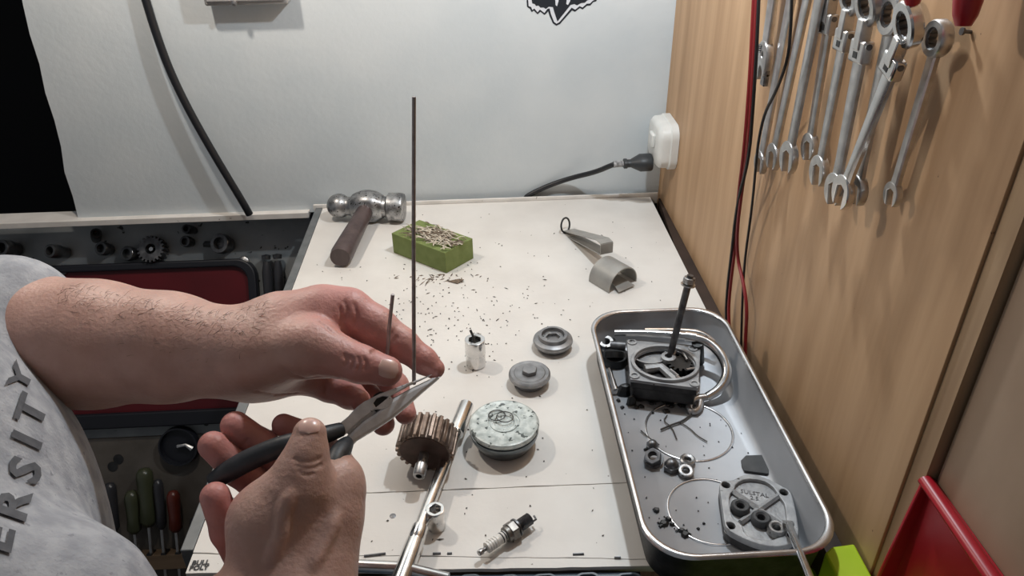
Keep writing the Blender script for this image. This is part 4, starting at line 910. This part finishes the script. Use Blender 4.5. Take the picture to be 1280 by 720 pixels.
# ================================================================== PERSON
class Field:
    """signed distance field on a grid, grown from tapered capsules and meshed with surface nets"""
    def __init__(s, lo, hi, h):
        s.o = np.array(lo, float); s.h = h; s.n = np.ceil((np.array(hi)-s.o)/h).astype(int)+1
        s.F = np.full(s.n, 1.0, np.float32)
    def copy(s): c = object.__new__(Field); c.o, c.h, c.n, c.F = s.o, s.h, s.n, s.F.copy(); return c
    def win(s, lo, hi):
        a = np.maximum(np.floor((np.array(lo)-s.o)/s.h).astype(int), 0); b = np.minimum(np.ceil((np.array(hi)-s.o)/s.h).astype(int)+1, s.n)
        if (b <= a).any(): return None
        sl_ = tuple(slice(a[i], b[i]) for i in range(3))
        g = [(s.o[i]+s.h*np.arange(a[i], b[i])).astype(np.float32) for i in range(3)]
        return sl_, g[0][:, None, None], g[1][None, :, None], g[2][None, None, :]
    def cone(s, a, b, ra, rb, k, carve=False, flat=None):
        a, b = np.array(a, float), np.array(b, float); mg = k+3*s.h; R_ = max(ra, rb)
        w = s.win(np.minimum(a, b)-R_-mg, np.maximum(a, b)+R_+mg)
        if w is None: return s
        sl_, X, Y, Z = w; ab = b-a; L2 = float(ab@ab)+1e-12
        px, py, pz = X-a[0], Y-a[1], Z-a[2]
        t = np.clip((px*ab[0]+py*ab[1]+pz*ab[2])/L2, 0, 1)
        d2 = (px-t*ab[0])**2+(py-t*ab[1])**2+(pz-t*ab[2])**2
        if flat is not None:                        # squash across a direction: (direction, factor)
            n_, f_ = flat; q = (px-t*ab[0])*n_[0]+(py-t*ab[1])*n_[1]+(pz-t*ab[2])*n_[2]; d2 = d2+q*q*(f_*f_-1)
        d = np.sqrt(d2)-(ra+(rb-ra)*t); f = s.F[sl_]
        if carve:
            d = -d; hh = np.clip(.5+.5*(d-f)/k, 0, 1); s.F[sl_] = f+(d-f)*hh+k*hh*(1-hh)
        else:
            hh = np.clip(.5+.5*(f-d)/k, 0, 1); s.F[sl_] = np.where(f > .9, np.minimum(f, d), f+(d-f)*hh-k*hh*(1-hh))
        return s
    def chain(s, pts, k):
        for (a, ra), (b, rb) in zip(pts[:-1], pts[1:]): s.cone(a, b, ra, rb, k)
        return s
    def join(s, o, k=None):
        if k is None: s.F = np.minimum(s.F, o.F)
        else:
            hh = np.clip(.5+.5*(s.F-o.F)/k, 0, 1); s.F = np.where(np.abs(s.F-o.F) >= k, np.minimum(s.F, o.F), s.F+(o.F-s.F)*hh-k*hh*(1-hh))
        return s
    def sample(s, P):
        q = (np.asarray(P)-s.o)/s.h; q = np.clip(q, 0, s.n-1.001); i = q.astype(int); f = q-i; out = 0
        for dx in (0, 1):
            for dy in (0, 1):
                for dz in (0, 1):
                    out = out+s.F[i[..., 0]+dx, i[..., 1]+dy, i[..., 2]+dz]*np.abs(1-dx-f[..., 0])*np.abs(1-dy-f[..., 1])*np.abs(1-dz-f[..., 2])
        return out
    def hit(s, u, v, k0=.25, k1=.9):
        ks = np.arange(k0, k1, s.h*.5); P = CAM+ray(u, v)*ks[:, None]
        inside = ((P >= s.o) & (P <= s.o+s.h*(s.n-1))).all(1); F_ = np.where(inside, s.sample(P), 1.0)
        i = np.nonzero(F_ < 0)[0]
        if len(i) == 0: return None
        i = i[0]
        if i == 0: return P[0]
        t = F_[i-1]/(F_[i-1]-F_[i]) if F_[i-1] < .5 else 1.0
        return P[i-1]+(P[i]-P[i-1])*t
    def grad(s, p):
        e = s.h; g = np.array([s.sample(np.array(p)+np.eye(3)[i]*e)-s.sample(np.array(p)-np.eye(3)[i]*e) for i in range(3)]); return g/(np.linalg.norm(g)+1e-9)
    def mesh(s):
        F_ = s.F; ins = F_ < 0; nx, ny, nz = s.n-1
        cnt = np.zeros((nx, ny, nz), np.int8); off = [(i, j, k) for i in (0, 1) for j in (0, 1) for k in (0, 1)]
        for i, j, k in off: cnt += ins[i:i+nx, j:j+ny, k:k+nz]
        idx = np.argwhere((cnt > 0) & (cnt < 8)); vals = np.stack([F_[idx[:, 0]+i, idx[:, 1]+j, idx[:, 2]+k] for i, j, k in off], 1)
        acc = np.zeros((len(idx), 3)); num = np.zeros(len(idx)); O_ = np.array(off, float)
        for a in range(8):
            for b in range(a+1, 8):
                if np.abs(O_[a]-O_[b]).sum() != 1: continue
                m_ = (vals[:, a] < 0) != (vals[:, b] < 0); t = vals[m_, a]/(vals[m_, a]-vals[m_, b])
                acc[m_] += O_[a]+(O_[b]-O_[a])*t[:, None]; num[m_] += 1
        V = s.o+s.h*(idx+acc/num[:, None]); ids = np.full((nx, ny, nz), -1, np.int32); ids[tuple(idx.T)] = np.arange(len(idx)); Q = []
        for ax in range(3):
            sl0 = [slice(None)]*3; sl1 = [slice(None)]*3; sl0[ax] = slice(0, -1); sl1[ax] = slice(1, None)
            e = np.argwhere(ins[tuple(sl0)] != ins[tuple(sl1)]); o1, o2 = [(1, 2), (2, 0), (0, 1)][ax]
            ok = (e[:, o1] > 0) & (e[:, o2] > 0) & (e[:, o1] < s.n[o1]-1) & (e[:, o2] < s.n[o2]-1) & (e[:, ax] < s.n[ax]-1); e = e[ok]
            def cell(d1, d2):
                c_ = e.copy(); c_[:, o1] -= d1; c_[:, o2] -= d2; return ids[c_[:, 0], c_[:, 1], c_[:, 2]]
            q = np.stack([cell(1, 1), cell(0, 1), cell(0, 0), cell(1, 0)], 1); fl = ins[e[:, 0], e[:, 1], e[:, 2]]
            q[~fl] = q[~fl][:, ::-1]; Q.append(q)
        Q = np.concatenate(Q); Q = Q[(Q >= 0).all(1)]
        return V, Q
def np_mesh(name, V, Q, mat, parent=None, pink=None, label=None):
    me = bpy.data.meshes.new(name); inv = np.array(parent_world(parent).inverted()) if parent is not None else np.eye(4)
    V = V@inv[:3, :3].T+inv[:3, 3]
    me.vertices.add(len(V)); me.vertices.foreach_set('co', V.astype(np.float32).ravel()); me.loops.add(Q.size); me.loops.foreach_set('vertex_index', Q.astype(np.int32).ravel())
    me.polygons.add(len(Q)); me.polygons.foreach_set('loop_start', np.arange(0, Q.size, 4, dtype=np.int32)); me.polygons.foreach_set('use_smooth', np.ones(len(Q), bool))
    me.update(calc_edges=True); me.validate()
    if pink is not None:
        at = me.attributes.new('pink', 'FLOAT', 'POINT'); at.data.foreach_set('value', pink.astype(np.float32))
    me.materials.append(MATS[mat]); o = bpy.data.objects.new(name, me); COL.objects.link(o)
    if parent is not None: o.parent = parent
    if label: o['label'] = label
    return o
def H_(u, v, d, r): return (dp(u, v, d), r*d/F)          # joint seen at (u, v), d metres deep, r pixels thick
def bounds(lists, mg):
    P = np.array([[*p] for l in lists for p, r in l]); R_ = np.array([r for l in lists for p, r in l])[:, None]
    return (P-R_).min(0)-mg, (P+R_).max(0)+mg

person = thing('person', 'person in a grey printed sweatshirt gripping a wire with both hands', 'person', (-.55, .30, 0))

# ---- left arm and hand
L_fore = [H_(-170, 432, .62, 84), H_(30, 428, .60, 81), H_(120, 430, .595, 74), H_(210, 434, .588, 63), H_(285, 440, .58, 53)]
L_palm = [[H_(285, 440, .580, 52), H_(345, 428, .585, 52)], [H_(345, 422, .585, 46), H_(402, 393, .586, 31)], [H_(330, 452, .590, 44), H_(392, 425, .605, 30)], [H_(320, 460, .592, 38), H_(385, 463, .606, 28)], [H_(318, 444, .566, 46), H_(392, 436, .556, 34)], [H_(355, 408, .583, 40), H_(405, 396, .585, 32)]]
L_fing = {'thumb': [H_(388, 434, .556, 34), H_(424, 446, .552, 26), H_(450, 455, .550, 23.5), H_(484, 464, .551, 19)],
          'index': [H_(402, 393, .586, 32), H_(436, 389, .585, 28.5), H_(470, 408, .584, 25), H_(502, 430, .583, 20.5), H_(530, 451, .581, 16.5), H_(543, 461, .580, 13)],
          'middle': [H_(398, 412, .605, 26), H_(455, 440, .628, 19), H_(494, 482, .628, 16), H_(507, 517, .615, 13.5)],
          'ring': [H_(388, 432, .610, 26), H_(440, 470, .642, 18), H_(467, 502, .634, 16), H_(479, 530, .620, 14.5)],
          'pinky': [H_(378, 460, .608, 26), H_(412, 482, .615, 20), H_(438, 494, .606, 17), H_(449, 500, .598, 14)]}
lo, hi = bounds([L_fore[1:]]+L_palm+list(L_fing.values()), .01)
def grow(fore, palm, fing, h, lo, hi, kp=.014):
    P_ = Field(lo, hi, h).chain(fore, .02)
    for seg in palm: P_.chain(seg, kp)
    out = P_.copy()
    for nm, ch in fing.items():
        f_ = P_.copy(); g_ = Field(lo, hi, h).chain(ch, .004); f_.join(g_, .010); out.F = np.minimum(out.F, f_.F)
    return out
FL = grow(L_fore, L_palm, L_fing, .0013, lo, hi)
def creases(Fd, lines, r=.0011, k=.0012, sub=4):
    segs = []
    for ln in lines:
        pts = []
        for (u0, v0), (u1, v1) in zip(ln[:-1], ln[1:]):
            for i in range(sub): pts.append((u0+(u1-u0)*i/sub, v0+(v1-v0)*i/sub))
        pts.append(ln[-1]); P = [Fd.hit(u, v) for u, v in pts]
        for i in range(len(P)-1):
            if P[i] is None or P[i+1] is None or np.linalg.norm(P[i]-P[i+1]) > .012: continue
            e0 = .35 if i == 0 else 1.0; e1 = .35 if i == len(P)-2 else 1.0; segs.append((P[i], P[i+1], r*e0, r*e1))
    for a, b, ra, rb in segs: Fd.cone(a, b, ra, rb, k, carve=True)
creases(FL, [[(430, 374), (434, 388), (431, 404), (436, 416)], [(442, 378), (446, 392), (444, 408)], [(425, 382), (427, 396), (425, 408)], [(394, 399), (406, 407), (418, 418)],
             [(437, 444), (442, 452), (440, 462)], [(446, 444), (450, 454), (448, 464)], [(454, 446), (458, 455), (456, 464)], [(430, 442), (434, 450), (432, 458)],
             [(350, 458), (366, 469), (384, 474), (402, 470)], [(406, 472), (408, 486), (407, 494)], [(315, 488), (345, 494), (378, 491)], [(492, 412), (486, 424)], [(497, 418), (491, 430)]])
# ---- right arm and hand
R_fore = [H_(20, 870, .43, 95), H_(180, 846, .45, 88), H_(284, 808, .465, 76), H_(362, 772, .475, 62)]
R_palm = [[H_(368, 775, .474, 62), H_(366, 700, .492, 60)], [H_(338, 705, .488, 50), H_(336, 652, .487, 45)], [H_(336, 652, .487, 45), H_(374, 607, .487, 37)], [H_(395, 720, .492, 50), H_(421, 618, .508, 34)], [H_(395, 705, .512, 46), H_(412, 655, .522, 36)], [H_(350, 725, .520, 46), H_(372, 695, .528, 38)], [H_(360, 650, .495, 46), H_(400, 640, .505, 44)]]
R_fing = {'thumb': [H_(374, 606, .487, 36), H_(380, 582, .487, 28.5), H_(384, 566, .488, 25.5), H_(387, 543, .491, 21)],
          'index': [H_(423, 596, .512, 29), H_(417, 574, .542, 21), H_(388, 545, .558, 16), H_(354, 531, .550, 14)],
          'middle': [H_(420, 625, .528, 28), H_(378, 597, .556, 20), H_(326, 556, .545, 19), H_(294, 532, .536, 18)],
          'ring': [H_(410, 655, .533, 28), H_(352, 632, .553, 20), H_(297, 587, .532, 19), H_(266, 557, .523, 18)],
          'pinky': [H_(385, 692, .535, 30), H_(307, 706, .527, 21), H_(284, 664, .511, 19.5), H_(269, 621, .502, 18.5)]}
lo2, hi2 = bounds([R_fore[1:]]+R_palm+list(R_fing.values()), .01)
FR = grow(R_fore, R_palm, R_fing, .0013, lo2, hi2)
creases(FR, r=.0007, lines=[[(366, 572), (378, 578), (392, 577), (402, 572)], [(368, 580), (380, 586), (394, 585), (404, 580)], [(371, 588), (382, 594), (395, 592)], [(300, 560), (312, 548)], [(276, 590), (288, 577)], [(270, 652), (286, 646)], [(268, 660), (287, 655)]])
# ---- head, neck, trunk under the clothes, legs
TA = [((-.47, .27, .98), .12), ((-.49, .27, 1.20), .13), ((-.51, .27, 1.40), .11)]
lo3, hi3 = np.array((-.80, -.05, -.0)), np.array((-.18, .72, 1.95))
FB = Field(lo3, hi3, .009)
yf = (np.array((0, 1.0, 0)), .68)
for (a, ra), (b, rb) in zip(TA[:-1], TA[1:]): FB.cone(a, b, ra, rb, .05, flat=yf)
FB.cone((-.51, .27, 1.40), (-.50, .27, 1.56), .062, .056, .04)
FB.cone((-.475, .27, 1.66), (-.475, .27, 1.70), .085, .092, .03); FB.cone((-.445, .27, 1.605), (-.44, .27, 1.64), .058, .066, .03)
FB.cone((-.375, .27, 1.665), (-.362, .27, 1.640), .009, .015, .012); FB.cone((-.392, .28, 1.598), (-.392, .32, 1.598), .010, .010, .012)
for sy in (-1, 1):
    FB.cone((-.475, .27+sy*.088, 1.655), (-.480, .27+sy*.094, 1.685), .010, .015, .01)
    FB.cone((-.386, .27+sy*.031, 1.672), (-.386, .27+sy*.033, 1.672), .010, .010, .008, carve=True)
def veins(Fd, lines, r=.0009, k=.007):
    for ln in lines:
        P = []
        for (u0, v0), (u1, v1) in zip(ln[:-1], ln[1:]):
            for i in range(4): P.append(Fd.hit(u0+(u1-u0)*i/4, v0+(v1-v0)*i/4))
        P = [p for p in P if p is not None]
        P = [p-Fd.grad(p)*.0006 for p in P]
        for i in range(len(P)-1): Fd.cone(P[i], P[i+1], r*(.4 if i == 0 else 1), r*(.4 if i == len(P)-2 else 1), k)
veins(FR, [[(338, 700), (352, 668), (356, 636), (366, 612)], [(392, 706), (410, 672), (424, 638)]], .0008)
VL, QL = FL.mesh(); VR, QR = FR.mesh(); VB, QB = FB.mesh()
def pinkness(V, tips, r0=.03, r1=.10):
    d = np.min(np.stack([np.linalg.norm(V-np.array(t), axis=1) for t in tips]), 0); return np.clip((r1-d)/(r1-r0), 0, 1)
pl = np.maximum(pinkness(VL, [L_fing[k][-1][0] for k in L_fing]+[L_fing['index'][1][0]], .02, .075)*.9, .12); pr = np.maximum(pinkness(VR, [R_fing[k][-1][0] for k in ('index', 'middle', 'ring', 'pinky')]+[R_fing[k][-2][0] for k in ('middle', 'ring', 'pinky')], .012, .045), .05)
np_mesh('body', np.concatenate([VL, VR, VB]), np.concatenate([QL, QR+len(VL), QB+len(VL)+len(VR)]), 'skin', person, np.concatenate([pl, pr, np.full(len(VB), .2)]))
# finger nails
def nail(Fd, u, v, u2, v2, w, name='fingernail'):
    """plate centred where (u, v) meets the skin, growing towards (u2, v2)"""
    p = Fd.hit(u, v); q = Fd.hit(u2, v2)
    if p is None or q is None: return
    n_ = Vector(Fd.grad(p)); ax = Vector(q-p); ax -= n_*ax.dot(n_); L = ax.length; ax.normalize(); sd = n_.cross(ax); m_ = MB(); N1, N2 = 10, 8; vs_ = []
    for lay in (0, 1):
        for i in range(N1+1):
            for j in range(N2+1):
                s = -1+2*i/N1; tt = -1+2*j/N2; e = (1-abs(s)**3.2)**(1/3.2)*.999+.001
                pp = Vector(p)+ax*(s*L)+sd*(tt*w*e)
                f_ = float(Fd.sample(np.array(pp))); g_ = Vector(Fd.grad(np.array(pp)))
                vs_.append(pp-g_*f_+g_*(.0006 if lay else -.0008))
    K = (N1+1)*(N2+1); fs_ = []
    for i in range(N1):
        for j in range(N2):
            a = i*(N2+1)+j; b = a+N2+1; fs_ += [(K+a, K+b, K+b+1, K+a+1), (a, a+1, b+1, b)]
    rim = [i*(N2+1) for i in range(N1+1)]; rim2 = [i*(N2+1)+N2 for i in range(N1+1)]
    for r_ in (rim, rim2):
        for a, b in zip(r_[:-1], r_[1:]): fs_.append((a, b, K+b, K+a))
    m_.add(vs_, fs_); m_.build(name, 'nail', person, angle=60)
nail(FL, 487, 461, 500, 465, .0078)
nail(FR, 387, 531, 388, 523, .0080)

# ---- sweatshirt
lo4, hi4 = np.array((-.86, -.16, .84)), np.array((-.17, .78, 1.56))
FS = Field(lo4, hi4, .0055)
S_tr = [((-.412, .27, .93), .150), ((-.434, .27, 1.08), .162), ((-.485, .27, 1.27), .163), ((-.51, .27, 1.42), .12)]
for (a, ra), (b, rb) in zip(S_tr[:-1], S_tr[1:]): FS.cone(a, b, ra, rb, .05, flat=yf)
# sleeves: left arm reaches forward along the far side, right arm along the near side
eL = np.array(dp(-175, 430, .62)); cL = np.array(dp(22, 418, .602))
sl_dir = np.array(dp(120, 430, .595))-eL
FS.cone((-.51, .46, 1.37), eL, .085, .068, .05); FS.cone(eL, np.array(dp(10, 402, .600)), .068, .0535, .03)
eR = np.array(dp(46, 826, .43))
FS.cone((-.51, .08, 1.37), eR, .085, .068, .05); FS.cone(eR, np.array(dp(98, 864, .435)), .066, .054, .03)
VS, QS = FS.mesh(); np_mesh('sweatshirt', VS, QS, 'sweatshirt', person, label='heather grey sweatshirt with dark block letters')
# cuff roll of the left sleeve
def cuff(c, ax, R, r, nm):
    MB().ring(R, r, frame(c, ax), 40, 10).build(nm, 'sweatshirt', person, angle=80)
# ---- chest lettering
def lettering():
    m_ = MB()
    for ch, (u, v), up_, rt_, sz in LET:
        me = text2d(ch, 1.0, 0, .035); bm = bmesh.new(); bm.from_mesh(me); bmesh.ops.triangulate(bm, faces=bm.faces[:])
        for _ in range(3): 
            es = [e for e in bm.edges if e.calc_length() > .14]
            if es: bmesh.ops.subdivide_edges(bm, edges=es, cuts=1); bmesh.ops.triangulate(bm, faces=bm.faces[:])
        U_ = np.array(up_, float); R2 = np.array(rt_, float); ids = {}; vs_ = []; 
        for vv in bm.verts:
            q = np.array((u, v))+U_*vv.co.y*sz+R2*vv.co.x*sz; p = FS.hit(q[0], q[1], .15, .9)
            if p is None: continue
            g_ = FS.grad(p); p = p-g_*float(FS.sample(p)); ids[vv.index] = len(vs_); vs_.append(tuple(p+g_*.0016))
        fs_ = [tuple(ids[x.index] for x in f.verts) for f in bm.faces if all(x.index in ids for x in f.verts)]
        fs_ = [f for f in fs_ if max((Vector(vs_[f[i]])-Vector(vs_[f[i-1]])).length for i in range(3)) < .03]
        m_.add(vs_, fs_); bm.free()
    m_.build('lettering', 'print_grey', person, angle=80, label='dark grey block letters')
LET = [('Y', (24, 474), (-.72, -.40), (.42, -1.0), 44), ('T', (38, 516), (-.85, -.45), (.34, -1.0), 52), ('I', (33, 552), (-.9, -.42), (.30, -1.0), 54), ('S', (31, 590), (-.92, -.36), (.26, -1.0), 56), ('R', (16, 634), (-.92, -.32), (.24, -1.0), 58), ('E', (-4, 676), (-.92, -.28), (.22, -1.0), 60)]
lettering()
# ---- trousers, shoes, hair
lo5, hi5 = np.array((-.72, .0, .02)), np.array((-.20, .56, 1.02)); FT = Field(lo5, hi5, .009)
FT.cone((-.47, .22, .92), (-.47, .32, .92), .115, .115, .03)
for sy in (-1, 1):
    FT.chain([((-.47, .27+sy*.085, .90), .098), ((-.455, .27+sy*.105, .50), .075), ((-.485, .27+sy*.11, .09), .066)], .03)
VT, QT = FT.mesh(); np_mesh('trousers', VT, QT, 'trousers', person)
for sy in (-1, 1):
    y = .27+sy*.11; MB().loft([smooth_loop([(-.56, y-.04, z), (-.56, y+.04, z), (-.40, y+.052*w, z), (-.27*w-.02, y+.03*w, z), (-.27*w-.02, y-.03*w, z), (-.40, y-.052*w, z)], 2) for z, w in ((.001, 1), (.03, 1.0), (.06, 1.06), (.10, 1.5))]).build('shoe', 'rubber_black', person, angle=60)
FH = Field((-.62, .14, 1.60), (-.34, .40, 1.84), .006); FH.cone((-.492, .27, 1.690), (-.492, .27, 1.712), .096, .095, .02); FH.cone((-.41, .27, 1.66), (-.36, .27, 1.62), .09, .09, .02, carve=True)
VH, QH = FH.mesh(); np_mesh('hair', VH, QH, 'hair', person)

# ================================================================== PLIERS AND WIRES IN THE HANDS
def make_pliers():
    a, b = dp(546, 469, .565), dp(432, 542, .534); ax = (a-b).normalized()
    view = (Vector(CAM)-(a+b)/2).normalized(); n_ = (view-ax*view.dot(ax)).normalized(); sd = n_.cross(ax)
    O = b; M = Matrix(((ax.x, sd.x, n_.x, O.x), (ax.y, sd.y, n_.y, O.y), (ax.z, sd.z, n_.z, O.z), (0, 0, 0, 1))); Mi = M.inverted()
    def pl(pts): return [tuple((Mi @ onplane(u, v, O, n_))[:2]) for u, v in pts]
    t = thing('needle_nose_pliers', 'long nose pliers with black grips held in the right hand', 'pliers', O)
    up_ = pl([(541, 467.5), (537, 470), (514, 481), (490, 494), (480, 503), (466, 514), (452, 524), (441, 534), (430, 545), (420, 545), (417, 536), (426, 528), (436, 520), (447, 508), (455, 502), (474, 492.5), (504, 481)])
    lo_ = pl([(552, 470), (541, 472), (516, 484), (492, 497), (481, 506), (468, 517), (455, 525), (444, 535), (436, 543), (428, 553), (421, 566), (427, 572), (436, 562), (447, 551), (460, 543), (474, 535), (492, 523), (510, 508), (530, 490), (549, 474)])
    hole = pl([(467, 504), (471, 498), (479, 495), (487, 496), (490, 500), (486, 506), (478, 510), (470, 509)])
    MB().mesh(shape2d([up_, hole], .0080, .0008), M @ Matrix.Translation((0, 0, -.0080))).build('upper_jaw', 'plier_steel', t, angle=35)
    MB().mesh(shape2d([lo_], .0120, .0026), M @ Matrix.Translation((0, 0, -.0122))).build('lower_jaw', 'plier_steel', t, angle=35)
    jt = pl([(462, 501), (474, 496), (490, 499), (496, 510), (478, 524), (458, 538), (442, 546), (434, 540), (446, 522)])
    MB().mesh(shape2d([jt], .0060, .0008), M @ Matrix.Translation((0, 0, -.0100))).build('joint', 'plier_steel', t)
    k = pl([(478.5, 502.5)])[0]; MB().lathe([(0, 0), (.0080, 0), (.0080, .002), (0, .002)], M @ Matrix.Translation((k[0], k[1], -.0052)), 20).build('joint_bore', 'black_oily', t)
    # serration slots of the jaws
    hpts = [dp(426, 537, .5345), dp(408, 543, .525), dp(384, 550, .5155), dp(352, 557, .5125), (dp(310, 575, .5135)), dp(284, 590, .5145), dp(266, 602, .5155)]
    MB().tube(hpts, [.0052, .0064, .0068, .0072, .0076, .0074, .0060], 14, smooth=2).build('left_grip', 'plier_grip', t)
    h2 = [dp(434, 553, .532), dp(429, 560, .524), dp(422, 570, .514), dp(416, 584, .505), dp(410, 600, .503)]
    MB().tube(h2, [.0048, .0068, .0074, .0072, .0066], 14, smooth=2).build('right_grip', 'plier_grip', t)
make_pliers()
tag(MB().tube([dp(517.5, 480, .5625), dp(517, 300, .52), dp(517.5, 121, .478)], [.0015, .0014, .0013], 10).build('steel_wire', 'wire_grey'), 'long straight steel wire standing upright in the plier jaws', 'wire')
tag(MB().tube([dp(491, 368, .548), dp(487, 405, .560), dp(484, 442, .571)], .0014, 10).build('steel_wire', 'wire_grey'), 'short wire stub pinched between thumb and index finger', 'wire')
# fine hairs on the left forearm
def arm_hair():
    m_ = MB(); R_ = random.Random(4)
    for i in range(300):
        u = R_.uniform(70, 330); vt = np.interp(u, [70, 150, 210, 270, 330], [349, 364, 379, 388, 376]); v = vt+3+abs(R_.gauss(0, 26))
        p = FL.hit(u, v)
        if p is None: continue
        n_ = Vector(FL.grad(p)); p = Vector(p); d = (n_*.55+Vector((R_.gauss(.7, .35), R_.gauss(0, .5), R_.gauss(-.1, .4)))).normalized(); l = R_.uniform(.004, .009); w = d.cross(n_).normalized()*.00011
        q = p+d*l*.55; e = q+(d+Vector((.4, 0, -.35))).normalized()*l*.45
        m_.add([p-w, p+w, q+w*.8, q-w*.8, e, p+n_*.00018, q+n_*.00015], [(0, 1, 2, 3), (3, 2, 4), (1, 5, 6, 2), (5, 0, 3, 6), (2, 6, 4), (6, 3, 4)])
    o = m_.build('arm_hair', 'hair', person, angle=80); o['kind'] = 'stuff'
arm_hair()
